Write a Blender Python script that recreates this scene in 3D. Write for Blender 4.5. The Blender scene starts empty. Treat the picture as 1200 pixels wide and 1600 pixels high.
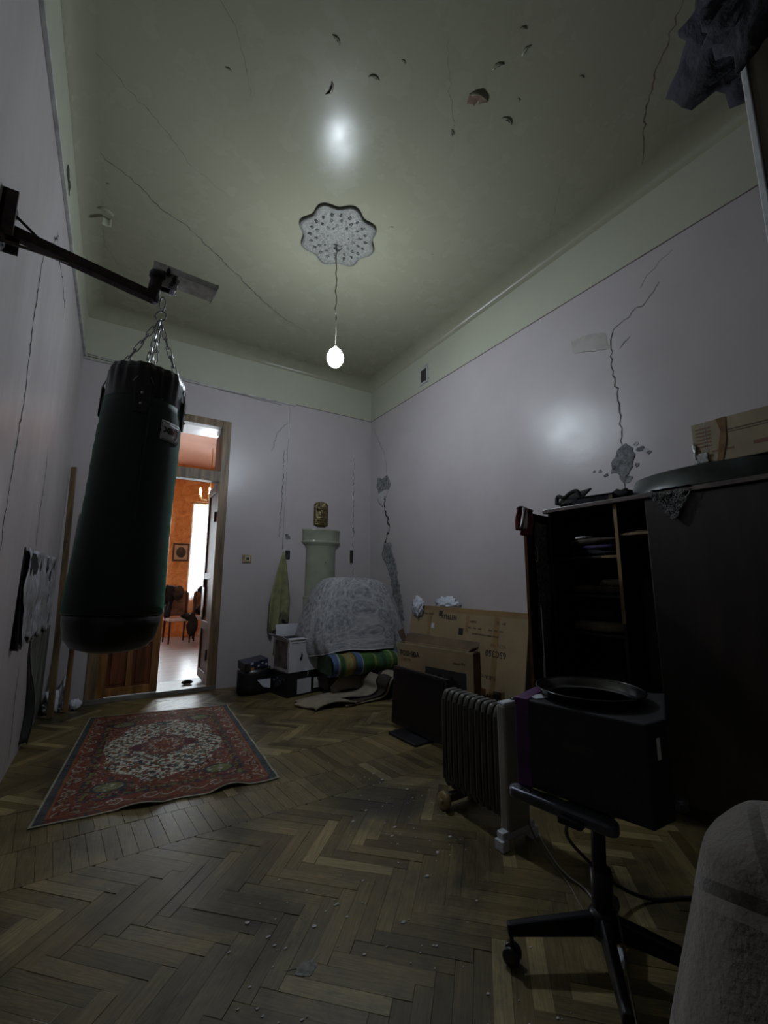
import bpy, bmesh, math, random
import numpy as np
from mathutils import Vector, Matrix, Euler, noise as mnoise
random.seed(7); rs = np.random.RandomState(11)
PI = math.pi
S = bpy.context.scene
C = S.collection

# ---------------------------------------------------------------- camera
cd = bpy.data.cameras.new('camera'); cam = bpy.data.objects.new('camera', cd); C.objects.link(cam)
YAW, PITCH, ROLL, FPX = 0.5614939614275658, 0.16075888592340357, 0.001587294156197322, 666.053
cam.location = (0, 0, 1.2)
_f = Vector((math.sin(YAW)*math.cos(PITCH), math.cos(YAW)*math.cos(PITCH), math.sin(PITCH)))
_r = Vector((math.cos(YAW), -math.sin(YAW), 0)); _u = _r.cross(_f)
_r2 = _r*math.cos(ROLL)+_u*math.sin(ROLL); _u2 = -_r*math.sin(ROLL)+_u*math.cos(ROLL)
cam.rotation_euler = Matrix((_r2, _u2, -_f)).transposed().to_euler()
cd.sensor_fit = 'VERTICAL'; cd.sensor_height = 24; cd.sensor_width = 18
cd.lens = 24*FPX/1600; cd.clip_start = 0.02; cd.clip_end = 60
S.camera = cam
# ---------------------------------------------------------------- sky, light, exposure
w = bpy.data.worlds.new('overcast_sky'); S.world = w; w.use_nodes = True
bg = w.node_tree.nodes['Background']; bg.inputs[0].default_value = (0.86, 0.93, 1.0, 1); bg.inputs[1].default_value = 36.0
S.view_settings.view_transform = 'Standard'; S.view_settings.look = 'None'
S.view_settings.gamma = 1; S.view_settings.use_curve_mapping = False
S.view_settings.exposure = 0.0
BULB = 300.0            # emission strength of the bare bulb
S.cycles.max_bounces = 8; S.cycles.diffuse_bounces = 5; S.cycles.glossy_bounces = 4
S.cycles.transparent_max_bounces = 8; S.cycles.sample_clamp_indirect = 4.0
XL, XR, YB, YR, ZR, ZC = -0.464, 3.088, 5.276, -1.6, 3.561, 4.15

# ---------------------------------------------------------------- materials
MATS = {}
def nt_new(name):
    m = bpy.data.materials.new(name); m.use_nodes = True; nt = m.node_tree
    return m, nt, nt.nodes['Principled BSDF']
def lk(nt, a, b): nt.links.new(a, b)
def coord(nt, kind='Object', scale=(1, 1, 1)):
    tc = nt.nodes.new('ShaderNodeTexCoord'); mp = nt.nodes.new('ShaderNodeMapping')
    mp.inputs['Scale'].default_value = scale; lk(nt, tc.outputs[kind], mp.inputs['Vector']); return mp.outputs[0]
def noise_(nt, vec, scale, detail=4, rough=.55, dist=0):
    n = nt.nodes.new('ShaderNodeTexNoise'); n.inputs['Scale'].default_value = scale
    n.inputs['Detail'].default_value = detail; n.inputs['Roughness'].default_value = rough
    n.inputs['Distortion'].default_value = dist; lk(nt, vec, n.inputs['Vector']); return n.outputs['Fac']
def ramp(nt, fac, stops):
    r = nt.nodes.new('ShaderNodeValToRGB'); e = r.color_ramp.elements
    while len(e) < len(stops): e.new(.5)
    for i, (p, c) in enumerate(stops):
        e[i].position = p; e[i].color = (*c, 1) if len(c) == 3 else c
    lk(nt, fac, r.inputs[0]); return r.outputs[0]
def mix(nt, a, b, fac, mode='MIX'):
    m = nt.nodes.new('ShaderNodeMix'); m.data_type = 'RGBA'; m.blend_type = mode
    for s, v in ((m.inputs[0], fac), (m.inputs[6], a), (m.inputs[7], b)):
        if isinstance(v, (int, float)): s.default_value = v
        elif isinstance(v, tuple): s.default_value = (*v, 1) if len(v) == 3 else v
        else: lk(nt, v, s)
    return m.outputs[2]
def bump(nt, b, h, strength=.3, dist=.005):
    n = nt.nodes.new('ShaderNodeBump'); n.inputs['Strength'].default_value = strength
    n.inputs['Distance'].default_value = dist; lk(nt, h, n.inputs['Height'])
    lk(nt, n.outputs[0], b.inputs['Normal'])
def M(name, col, rough=.6, var=.12, scale=6., bmp=.15, bscale=40., metal=0., stretch=(1, 1, 1), col2=None, spec=.5, bdist=.002, coat=0, alpha=None):
    if name in MATS: return MATS[name]
    m, nt, b = nt_new(name)
    v = coord(nt, 'Object', stretch)
    c2 = col2 or tuple(c*(1-var*2) for c in col)
    f = noise_(nt, v, scale, 5)
    lk(nt, ramp(nt, f, [(.32, c2), (.68, tuple(min(1, c*(1+var*.6)) for c in col))]), b.inputs['Base Color'])
    b.inputs['Roughness'].default_value = rough; b.inputs['Metallic'].default_value = metal
    b.inputs['Specular IOR Level'].default_value = spec; b.inputs['Coat Weight'].default_value = coat
    if bmp: bump(nt, b, noise_(nt, v, bscale, 4), bmp, bdist)
    MATS[name] = m; return m

def paint(name, col, col2, rough, stretch=(1, 1, 1), bs=.35, big=1.1, bd=.02, dirt=(.35, .33, .30), dirtamt=.25):
    m, nt, b = nt_new(name)
    v = coord(nt, 'Object', stretch); v0 = coord(nt)
    f = noise_(nt, v, big, 5, .6)
    c = ramp(nt, f, [(.3, col2), (.7, col)])
    g = noise_(nt, v0, 3.1, 8, .7, .4)
    gm = ramp(nt, g, [(.56, (0, 0, 0)), (.78, (dirtamt,)*3)])
    sep = nt.nodes.new('ShaderNodeSeparateColor'); lk(nt, gm, sep.inputs[0])
    c = mix(nt, c, dirt, sep.outputs[0])
    lk(nt, c, b.inputs['Base Color'])
    rr = nt.nodes.new('ShaderNodeMapRange'); lk(nt, noise_(nt, v0, 5, 5), rr.inputs[0])
    b.inputs['Specular IOR Level'].default_value = .17 if name == 'ceiling_cream' else .5
    rr.inputs['To Min'].default_value = rough-.1; rr.inputs['To Max'].default_value = rough+.14
    lk(nt, rr.outputs[0], b.inputs['Roughness'])
    h1 = noise_(nt, v, 2.6, 3, .5); h2 = noise_(nt, v0, 60, 3, .6)
    ad = nt.nodes.new('ShaderNodeMath'); ad.operation = 'MULTIPLY_ADD'
    lk(nt, h2, ad.inputs[0]); ad.inputs[1].default_value = .05; lk(nt, h1, ad.inputs[2])
    bump(nt, b, ad.outputs[0], bs, bd)
    MATS[name] = m; return m
paint('lilac_wall', (.45, .41, .42), (.39, .35, .36), .33)
paint('lilac_wall_streaky', (.42, .385, .39), (.34, .305, .31), .36, stretch=(1, 1.5, .3), bs=.35, big=1.6, bd=.03)
paint('cream_wall', (.42, .425, .33), (.36, .37, .285), .42)
paint('ceiling_cream', (.27, .265, .19), (.24, .235, .165), .24, bs=.18, big=.7, dirt=(.27, .255, .16), dirtamt=.10)
paint('peach_ceiling', (.75, .42, .30), (.62, .33, .23), .7)
M('plaster_grey', (.23, .235, .24), .95, .35, 30, .9, 60, bdist=.006)
M('plaster_smudge', (.24, .25, .22), .9, .3, 60, .3, 60)
M('plaster_light', (.47, .46, .47), .9, .15, 20, .5, 60)
M('repair_grey', (.37, .35, .32), .6, .1, 6, .1, 30)
M('plaster_brown', (.16, .10, .07), .95, .3, 30, .8, 60)
M('crack_dark', (.035, .033, .035), .95, .3, 20, 0)
M('crack_soft', (.17, .165, .14), .95, .3, 20, 0)
M('rail_line', (.17, .12, .12), .8, .2, 6, 0)
M('rail_paint', (.42, .42, .39), .5, .2, 9, .3, 30)
M('cable_white', (.42, .41, .42), .5, .1, 9, 0)
M('cable_black', (.012, .012, .014), .5, .1, 9, 0)
M('cable_grey', (.14, .12, .10), .5, .1, 9, 0)
M('bag_green', (.0025, .013, .008), .60, .3, 5, .35, 500, spec=.5, bdist=.0006)
M('bag_black', (.006, .006, .008), .30, .3, 6, .5, 14, bdist=.006)
M('chrome', (.55, .56, .6), .22, .1, 9, 0, metal=1)
M('steel_dark', (.07, .07, .08), .4, .3, 9, .2, 60, metal=.8)
M('rust_iron', (.042, .022, .019), .7, .4, 30, .6, 90, metal=.2)
M('grey_plate', (.78, .78, .73), .6, .2, 20, .3, 60, metal=.2)
M('label_white', (.62, .62, .62), .6, .05, 9, 0)
M('ink_black', (.02, .018, .016), .7, .1, 9, 0)
M('ink_red', (.33, .03, .07), .6, .1, 9, 0)
M('ink_rust', (.20, .09, .06), .7, .1, 9, 0)
M('ink_brown', (.10, .07, .045), .7, .1, 9, 0)
M('pine_wood', (.22, .115, .045), .5, .35, 3, .3, 30, stretch=(8, 8, .7))
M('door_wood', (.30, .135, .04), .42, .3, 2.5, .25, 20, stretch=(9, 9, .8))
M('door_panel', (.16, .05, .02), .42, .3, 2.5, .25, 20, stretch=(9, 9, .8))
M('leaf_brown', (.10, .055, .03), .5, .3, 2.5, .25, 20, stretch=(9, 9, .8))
M('casing_wood', (.20, .13, .07), .5, .35, 2.5, .3, 20, stretch=(9, 9, .8))
M('slat_wood', (.17, .11, .05), .6, .3, 3, .3, 30, stretch=(8, 8, .6))
M('wardrobe_dark', (.020, .012, .009), .42, .35, 2, .25, 30, stretch=(5, 5, .6))
M('wardrobe_edge', (.16, .12, .11), .3, .3, 6, .2, 30)  # edging colour lightened to carry the light reflected along it
M('wardrobe_raw', (.24, .15, .06), .6, .25, 4, .2, 30, stretch=(5, 5, .6))
M('wardrobe_inside', (.022, .014, .011), .6, .3, 4, .2, 30)
M('cupboard_brown', (.085, .06, .035), .55, .3, 2, .25, 30, stretch=(5, 5, .6))
M('pale_edge', (.80, .82, .84), .35, .15, 8, .1, 30)
M('stove_green', (.30, .32, .24), .22, .1, 4, .15, 8, bdist=.003)
M('bronze', (.17, .13, .05), .38, .5, 40, .7, 70, metal=.5, bdist=.004)
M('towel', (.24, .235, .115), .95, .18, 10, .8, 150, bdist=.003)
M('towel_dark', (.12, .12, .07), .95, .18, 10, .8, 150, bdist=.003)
M('white_card', (.52, .52, .56), .55, .1, 5, .15, 30)
M('black_plastic', (.012, .012, .014), .35, .2, 9, .2, 60)
M('black_matt', (.012, .011, .012), .85, .3, 9, .3, 60)
M('screen', (.004, .004, .007), .22, .1, 9, 0)
M('kraft', (.28, .20, .11), .75, .12, 3, .25, 30)
M('scuffed_grey', (.22, .20, .20), .7, .4, 7, .4, 20)
M('kraft_dark', (.13, .08, .045), .8, .2, 5, .25, 30)
M('kraft_tape', (.24, .155, .07), .35, .12, 6, .1, 30)
M('kraft_pale', (.30, .24, .15), .6, .12, 6, .2, 30)
M('amber_tape', (.20, .11, .03), .25, .3, 12, .3, 40)
M('clear_tape', (.42, .42, .40), .15, .2, 30, .6, 60)
M('plastic_bag', (.62, .64, .72), .3, .15, 18, .9, 40, bdist=.012)
M('radiator_grey', (.088, .085, .070), .38, .15, 5, .1, 40)
M('radiator_white', (.27, .26, .235), .35, .08, 5, .1, 40)
M('foot_white', (.55, .58, .64), .4, .05, 5, .1, 40)
M('gold_wheel', (.34, .24, .11), .4, .25, 12, .2, 40)
M('speaker_black', (.012, .0125, .016), .75, .2, 30, .6, 250, bdist=.002)
M('speaker_purple', (.075, .010, .10), .5, .2, 9, .2, 60)
M('paper', (.55, .58, .66), .8, .05, 9, .1, 40)
M('tray_black', (.010, .010, .011), .18, .2, 9, .1, 60)
M('stand_metal', (.020, .020, .024), .36, .2, 9, .1, 60, metal=.5)
M('stand_bar', (.12, .13, .16), .32, .2, 9, .1, 60, metal=.7)
M('blanket_beige', (.19, .165, .15), .95, .12, 5, .9, 120, bdist=.004)
M('felt_beige', (.27, .225, .17), .95, .15, 4, .6, 120, bdist=.003)
M('felt_back', (.035, .022, .018), .95, .2, 9, .4, 100)
M('dark_cloth', (.018, .018, .030), .9, .5, 7, .9, 25, bdist=.015)
M('purple_cloth', (.05, .03, .11), .9, .3, 20, .6, 60, bdist=.006)
M('tan_cloth', (.17, .13, .085), .9, .25, 12, .6, 60, bdist=.006)
M('brown_cloth', (.075, .055, .045), .9, .35, 12, .6, 60, bdist=.006)
M('red_cloth', (.20, .02, .03), .9, .3, 20, .6, 60, bdist=.006)
M('white_cloth', (.70, .68, .70), .9, .1, 10, .5, 60, bdist=.006)
M('basin_enamel', (.040, .048, .050), .33, .5, 4, .2, 30)
M('brass', (.55, .38, .12), .3, .2, 9, 0, metal=1)
M('box_navy', (.035, .045, .09), .35, .5, 20, .1, 30)
M('box_orange', (.5, .2, .07), .5, .1, 20, 0)
M('chair_wood', (.06, .012, .008), .35, .3, 9, .2, 40)
M('chair_tan', (.22, .12, .075), .8, .3, 9, .3, 40)
M('cream_plastic', (.42, .40, .28), .4, .1, 9, 0)
M('white_plastic', (.6, .6, .62), .4, .1, 9, 0)
M('picture_paper', (.62, .52, .36), .7, .1, 9, 0)
M('picture_dark', (.10, .085, .06), .7, .4, 60, 0)
M('frame_brown', (.12, .045, .015), .4, .3, 9, 0)
M('leaf_green', (.05, .12, .03), .6, .3, 9, 0)
M('gap_dark', (.03, .025, .018), .9, .2, 9, 0)
M('threshold', (.19, .18, .16), .45, .25, 5, .2, 20)
M('rosette', (.25, .25, .22), .22, .25, 60, .9, 130, bdist=.006)
M('rosette_dark', (.14, .14, .125), .3, .25, 60, .6, 130, bdist=.004)
M('chain_steel', (.34, .34, .35), .3, .2, 30, 0, metal=1)
M('lace_dark', (.12, .12, .12), .8, .5, 60, 0)
M('lace_light', (.34, .34, .34), .8, .3, 60, 0)
M('debris', (.55, .55, .55), .9, .2, 60, .3, 90)
M('sheet_glue', (.15, .16, .13), .7, .45, 6, .5, 20, stretch=(1, 3, .6))

_b = MATS['bag_green'].node_tree.nodes['Principled BSDF']; _b.inputs['Sheen Weight'].default_value = .45; _b.inputs['Sheen Tint'].default_value = (.15, .75, .45, 1); _b.inputs['Sheen Roughness'].default_value = .35
def sketch_sheet():                         # wrinkled grey poster on the left wall
    m, nt, b = nt_new('wrinkled_poster')
    v = coord(nt, 'Object', (1, 3.2, 1.1))
    f = noise_(nt, v, 3.0, 8, .7, .8)
    lk(nt, ramp(nt, f, [(.34, (.08, .08, .085)), (.45, (.22, .22, .23)), (.55, (.28, .28, .31)), (.64, (.60, .60, .68))]), b.inputs['Base Color'])
    b.inputs['Roughness'].default_value = .4; bump(nt, b, noise_(nt, v, 7, 5), .7, .02)
    MATS['wrinkled_poster'] = m
sketch_sheet()
def leaf_fabric():                          # grey bedspread with feather / shell print
    m, nt, b = nt_new('leaf_fabric')
    v = coord(nt, 'UV', (1, 1, 1))
    d = nt.nodes.new('ShaderNodeTexNoise'); d.inputs['Scale'].default_value = 1.6; lk(nt, v, d.inputs['Vector'])
    vm = nt.nodes.new('ShaderNodeVectorMath'); vm.operation = 'MULTIPLY_ADD'
    lk(nt, d.outputs['Color'], vm.inputs[0]); vm.inputs[1].default_value = (.5, .5, 0); lk(nt, v, vm.inputs[2])
    vo = nt.nodes.new('ShaderNodeTexVoronoi'); vo.inputs['Scale'].default_value = 5.2; vo.inputs['Randomness'].default_value = .6
    lk(nt, vm.outputs[0], vo.inputs['Vector'])
    ve = nt.nodes.new('ShaderNodeTexVoronoi'); ve.feature = 'DISTANCE_TO_EDGE'; ve.inputs['Scale'].default_value = 5.2; ve.inputs['Randomness'].default_value = .6
    lk(nt, vm.outputs[0], ve.inputs['Vector'])
    s = nt.nodes.new('ShaderNodeMath'); s.operation = 'SINE'; mu = nt.nodes.new('ShaderNodeMath'); mu.operation = 'MULTIPLY'
    lk(nt, vo.outputs['Distance'], mu.inputs[0]); mu.inputs[1].default_value = 27; lk(nt, mu.outputs[0], s.inputs[0])
    rings = ramp(nt, s.outputs[0], [(.1, (.17, .175, .20)), (.9, (.33, .33, .35))])
    g = noise_(nt, v, 22, 6, .7)
    c = mix(nt, rings, ramp(nt, g, [(.38, (.10, .105, .125)), (.64, (.46, .45, .46))]), .55)
    e = ramp(nt, ve.outputs['Distance'], [(.0, (.5, .5, .5)), (.08, (.2, .2, .2)), (.2, (0, 0, 0))])
    se = nt.nodes.new('ShaderNodeSeparateColor'); lk(nt, e, se.inputs[0])
    lk(nt, mix(nt, c, (.43, .42, .42), se.outputs[0]), b.inputs['Base Color'])
    b.inputs['Roughness'].default_value = .9
    bump(nt, b, noise_(nt, v, 5, 4), .5, .02); MATS['leaf_fabric'] = m
leaf_fabric()
def wallpaper():
    m, nt, b = nt_new('orange_wallpaper'); v = coord(nt)
    f = noise_(nt, v, 5.5, 8, .75, 1.2)
    lk(nt, ramp(nt, f, [(.3, (.40, .13, .03)), (.5, (.66, .28, .08)), (.7, (.80, .45, .20))]), b.inputs['Base Color'])
    b.inputs['Roughness'].default_value = .8; MATS['orange_wallpaper'] = m
wallpaper()
def attr_mat(name, attr, rough, bs=.3, bsc=200, bd=.002, spec=.5):
    m, nt, b = nt_new(name); a = nt.nodes.new('ShaderNodeAttribute'); a.attribute_name = attr
    g = noise_(nt, coord(nt), 8, 6)
    lk(nt, mix(nt, a.outputs['Color'], ramp(nt, g, [(.3, (.6, .6, .6)), (.7, (1.15, 1.15, 1.15))]), 1.0, 'MULTIPLY'), b.inputs['Base Color'])
    b.inputs['Roughness'].default_value = rough; b.inputs['Specular IOR Level'].default_value = spec
    bump(nt, b, noise_(nt, coord(nt), bsc, 3), bs, bd); MATS[name] = m
attr_mat('rug_pile', 'pattern', .95, .5, 260, .003, .2)
attr_mat('striped_ticking', 'pattern', .8, .3, 60, .003)
attr_mat('printed_card', 'pattern', .5, .1, 60, .001)
def parquet(name, dark):
    m, nt, b = nt_new(name)
    at = nt.nodes.new('ShaderNodeAttribute'); at.attribute_name = 'tone'
    uv = nt.nodes.new('ShaderNodeTexCoord'); mp = nt.nodes.new('ShaderNodeMapping'); mp.inputs['Scale'].default_value = (3, 45, 1)
    lk(nt, uv.outputs['UV'], mp.inputs['Vector'])
    g = noise_(nt, mp.outputs[0], 3.0, 6, .65, .6)
    base = ramp(nt, at.outputs['Fac'], [(0, (.085, .062, .028)), (.35, (.135, .102, .048)), (.7, (.180, .140, .070)), (1, (.29, .235, .125))])
    gr = ramp(nt, g, [(.3, (.55, .53, .5)), (.65, (1.12, 1.12, 1.1))])
    c = mix(nt, base, gr, 1.0, 'MULTIPLY')
    v = coord(nt); d = noise_(nt, v, 1.6, 9, .72, .5)
    c = mix(nt, c, ramp(nt, d, [(.38, (.42, .42, .46)), (.5, (.95, .95, .9)), (.62, (1.35, 1.28, 1.05))]), .95, 'MULTIPLY')
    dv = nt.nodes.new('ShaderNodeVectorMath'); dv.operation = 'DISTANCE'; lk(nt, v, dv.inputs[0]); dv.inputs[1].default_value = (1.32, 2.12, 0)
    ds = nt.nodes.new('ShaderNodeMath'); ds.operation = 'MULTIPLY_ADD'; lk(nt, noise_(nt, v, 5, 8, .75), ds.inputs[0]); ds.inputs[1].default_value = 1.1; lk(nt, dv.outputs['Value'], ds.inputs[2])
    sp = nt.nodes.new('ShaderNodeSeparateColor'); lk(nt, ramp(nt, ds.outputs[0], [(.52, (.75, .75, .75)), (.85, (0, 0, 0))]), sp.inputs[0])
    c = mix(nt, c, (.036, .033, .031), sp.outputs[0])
    s = noise_(nt, v, 14, 8, .8, .3)
    se = nt.nodes.new('ShaderNodeSeparateColor'); lk(nt, ramp(nt, s, [(.64, (0, 0, 0)), (.74, (.5, .5, .5))]), se.inputs[0])
    c = mix(nt, c, (.030, .028, .027), se.outputs[0])
    lk(nt, c, b.inputs['Base Color'])
    rr = nt.nodes.new('ShaderNodeMapRange'); lk(nt, d, rr.inputs[0]); rr.inputs['To Min'].default_value = .30; rr.inputs['To Max'].default_value = .62
    lk(nt, rr.outputs[0], b.inputs['Roughness']); b.inputs['Specular IOR Level'].default_value = .4
    bump(nt, b, g, .35, .0015); MATS[name] = m
parquet('oak_parquet', 0)
def far_floor():
    m, nt, b = nt_new('far_floor_wood'); v = coord(nt, 'Object', (1, 6, 1))
    lk(nt, ramp(nt, noise_(nt, v, 1.5, 5), [(.3, (.22, .19, .19)), (.7, (.42, .39, .40))]), b.inputs['Base Color'])
    b.inputs['Roughness'].default_value = .28; bump(nt, b, noise_(nt, v, 2.5, 3), .35, .02); MATS['far_floor_wood'] = m
far_floor()
def sheer():
    m = bpy.data.materials.new('sheer_curtain'); m.use_nodes = True; nt = m.node_tree; nt.nodes.clear()
    o = nt.nodes.new('ShaderNodeOutputMaterial'); t = nt.nodes.new('ShaderNodeBsdfTransparent'); tr = nt.nodes.new('ShaderNodeBsdfTranslucent')
    tr.inputs[0].default_value = (.95, .93, .88, 1); mx = nt.nodes.new('ShaderNodeMixShader'); mx.inputs[0].default_value = .5
    lk(nt, t.outputs[0], mx.inputs[1]); lk(nt, tr.outputs[0], mx.inputs[2]); lk(nt, mx.outputs[0], o.inputs[0]); MATS['sheer_curtain'] = m
sheer()
def glassy(name, col, rough=.05):
    m = bpy.data.materials.new(name); m.use_nodes = True; nt = m.node_tree; nt.nodes.clear()
    o = nt.nodes.new('ShaderNodeOutputMaterial'); t = nt.nodes.new('ShaderNodeBsdfTransparent'); t.inputs[0].default_value = (*col, 1)
    g = nt.nodes.new('ShaderNodeBsdfGlossy'); g.inputs['Roughness'].default_value = rough
    fr = nt.nodes.new('ShaderNodeFresnel'); mx = nt.nodes.new('ShaderNodeMixShader')
    lk(nt, fr.outputs[0], mx.inputs[0]); lk(nt, t.outputs[0], mx.inputs[1]); lk(nt, g.outputs[0], mx.inputs[2]); lk(nt, mx.outputs[0], o.inputs[0]); MATS[name] = m
glassy('window_glass', (.95, .97, .97))
def emit(name, col, s):
    m, nt, b = nt_new(name); b.inputs['Emission Color'].default_value = (*col, 1); b.inputs['Emission Strength'].default_value = s
    b.inputs['Base Color'].default_value = (.8, .8, .8, 1); MATS[name] = m
emit('bulb_glow', (.80, .90, 1.0), BULB)
emit('candle_glow', (1.0, .72, .38), 14)

# ---------------------------------------------------------------- mesh helpers
class MB:
    def __init__(s): s.v = []; s.f = []; s.m = []; s.sm = []; s.uv = None
    def add(s, vs, fs, mi=0, smooth=False):
        o = len(s.v); s.v += [tuple(p) for p in vs]
        for f in fs: s.f.append(tuple(i+o for i in f)); s.m.append(mi); s.sm.append(smooth)
        return s
    def box(s, c, d, rot=None, mi=0):
        x, y, z = (k/2 for k in d)
        vs = [Vector((a, b, e)) for a in (-x, x) for b in (-y, y) for e in (-z, z)]
        if rot is not None:
            R = rot if isinstance(rot, Matrix) else Euler(rot).to_matrix()
            vs = [R @ p for p in vs]
        vs = [p+Vector(c) for p in vs]
        return s.add(vs, [(0, 1, 3, 2), (4, 6, 7, 5), (0, 4, 5, 1), (2, 3, 7, 6), (0, 2, 6, 4), (1, 5, 7, 3)], mi)
    def bb(s, a, b, mi=0):
        return s.box([(a[i]+b[i])/2 for i in range(3)], [abs(b[i]-a[i]) for i in range(3)], None, mi)
    def hexa(s, p8, mi=0):   # bottom 4 ccw, top 4 ccw
        return s.add(p8, [(3, 2, 1, 0), (4, 5, 6, 7), (0, 1, 5, 4), (1, 2, 6, 5), (2, 3, 7, 6), (3, 0, 4, 7)], mi)
    def prism(s, poly, z0, z1, mi=0, fr=None):  # poly in 2D; fr=(origin, u, v, n)
        n = len(poly); o, u, v, w_ = fr or (Vector((0, 0, 0)), Vector((1, 0, 0)), Vector((0, 1, 0)), Vector((0, 0, 1)))
        vs = [o+u*a+v*b+w_*z0 for a, b in poly]+[o+u*a+v*b+w_*z1 for a, b in poly]
        fs = [tuple(range(n-1, -1, -1)), tuple(range(n, 2*n))]+[(i, (i+1) % n, n+(i+1) % n, n+i) for i in range(n)]
        return s.add(vs, fs, mi)
    def tube(s, pts, r, n=8, mi=0, caps=True, closed=False):
        P = [Vector(p) for p in pts]; rr = r if isinstance(r, (list, tuple)) else [r]*len(P)
        vs = []; up = None; m = len(P)
        for i, p in enumerate(P):
            if closed: t = (P[(i+1) % m]-P[i-1])
            else: t = (P[min(i+1, m-1)]-P[max(i-1, 0)])
            t.normalize()
            if up is None: up = Vector((0, 0, 1)) if abs(t.z) < .9 else Vector((1, 0, 0))
            a = t.cross(up)
            if a.length < 1e-4: a = t.cross(Vector((0, 1, 0)))
            a.normalize(); b = a.cross(t); b.normalize(); up = b
            vs += [p+(a*math.cos(2*PI*k/n)+b*math.sin(2*PI*k/n))*rr[i] for k in range(n)]
        fs = []
        for i in range(m if closed else m-1):
            j = (i+1) % m
            fs += [(i*n+k, i*n+(k+1) % n, j*n+(k+1) % n, j*n+k) for k in range(n)]
        if caps and not closed: fs += [tuple(range(n-1, -1, -1)), tuple((m-1)*n+k for k in range(n))]
        return s.add(vs, fs, mi, True)
    def lathe(s, prof, n=24, o=(0, 0, 0), axis=None, mi=0, a0=0, a1=2*PI, sx=1, sy=1):
        R = Vector((0, 0, 1)).rotation_difference(Vector(axis).normalized()).to_matrix() if axis else Matrix.Identity(3)
        full = abs(a1-a0-2*PI) < 1e-6; N = n if full else n+1
        vs = []
        for r, z in prof:
            for k in range(N):
                a = a0+(a1-a0)*k/n; vs.append(R @ Vector((r*math.cos(a)*sx, r*math.sin(a)*sy, z))+Vector(o))
        fs = []
        for i in range(len(prof)-1):
            for k in range(n):
                k2 = (k+1) % N; fs.append((i*N+k, i*N+k2, (i+1)*N+k2, (i+1)*N+k))
        if full and prof[0][0] > 1e-6: fs.append(tuple(range(N-1, -1, -1)))
        if full and prof[-1][0] > 1e-6: fs.append(tuple((len(prof)-1)*N+k for k in range(N)))
        return s.add(vs, fs, mi, True)
    def grid(s, fn, nu, nv, mi=0, smooth=True, uvf=None, thick=0):
        vs = [Vector(fn(i/nu, j/nv)) for j in range(nv+1) for i in range(nu+1)]
        fs = [(j*(nu+1)+i, j*(nu+1)+i+1, (j+1)*(nu+1)+i+1, (j+1)*(nu+1)+i) for j in range(nv) for i in range(nu)]
        o = len(s.v); s.add(vs, fs, mi, smooth)
        if uvf: s.uv = [uvf(i/nu, j/nv) for j in range(nv+1) for i in range(nu+1)]
        return s
    def blob(s, c, r, n=12, mi=0, amp=0, fr=3, seed=0, flat=None, rot=None):
        vs = []; m = n//2; R = Euler(rot).to_matrix() if rot else Matrix.Identity(3)
        for j in range(m+1):
            t = PI*j/m
            for i in range(n):
                a = 2*PI*i/n; d = Vector((math.sin(t)*math.cos(a), math.sin(t)*math.sin(a), math.cos(t)))
                k = 1+amp*mnoise.noise(d*fr+Vector((seed, seed*.7, 1)))
                p = R @ Vector((d.x*r[0]*k, d.y*r[1]*k, d.z*r[2]*k))+Vector(c)
                if flat is not None: p.z = max(p.z, flat)
                vs.append(p)
        fs = [(j*n+i, j*n+(i+1) % n, (j+1)*n+(i+1) % n, (j+1)*n+i) for j in range(m) for i in range(n)]
        fs = [tuple(reversed(f)) for f in fs]
        return s.add(vs, fs, mi, True)
    def build(s, name, mats, parent=None, bev=0, solid=0, sub=0, attrs=None):
        me = bpy.data.meshes.new(name); me.from_pydata(s.v, [], s.f)
        mats = mats if isinstance(mats, (list, tuple)) else [mats]
        for k in mats: me.materials.append(MATS[k])
        me.polygons.foreach_set('material_index', s.m); me.polygons.foreach_set('use_smooth', s.sm)
        if s.uv:
            uvl = me.uv_layers.new(name='UVMap'); li = np.zeros(len(me.loops), dtype=np.int32); me.loops.foreach_get('vertex_index', li)
            u = np.array(s.uv, dtype=np.float32)[li]; uvl.data.foreach_set('uv', u.ravel())
        me.validate(clean_customdata=False); me.update()
        o = bpy.data.objects.new(name, me); C.objects.link(o)
        if parent: o.parent = parent
        if solid:
            q = o.modifiers.new('s', 'SOLIDIFY'); q.thickness = solid; q.offset = 0
        if bev:
            q = o.modifiers.new('b', 'BEVEL'); q.width = bev; q.segments = 2; q.limit_method = 'ANGLE'; q.angle_limit = .6
        if sub:
            q = o.modifiers.new('u', 'SUBSURF'); q.levels = sub; q.render_levels = sub
        return o
def thing(name, label, cat, loc=(0, 0, 0), rz=0, group=None):
    o = bpy.data.objects.new(name, None); C.objects.link(o); o.empty_display_size = .1
    o.location = loc; o.rotation_euler = (0, 0, rz); o['label'] = label; o['category'] = cat
    if group: o['group'] = group
    return o
def tag(o, label, cat, group=None):
    o['label'] = label; o['category'] = cat
    if group: o['group'] = group
    return o
def struct(o): o['kind'] = 'structure'; return o
def lab(o, s): o['label'] = s; return o
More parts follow.
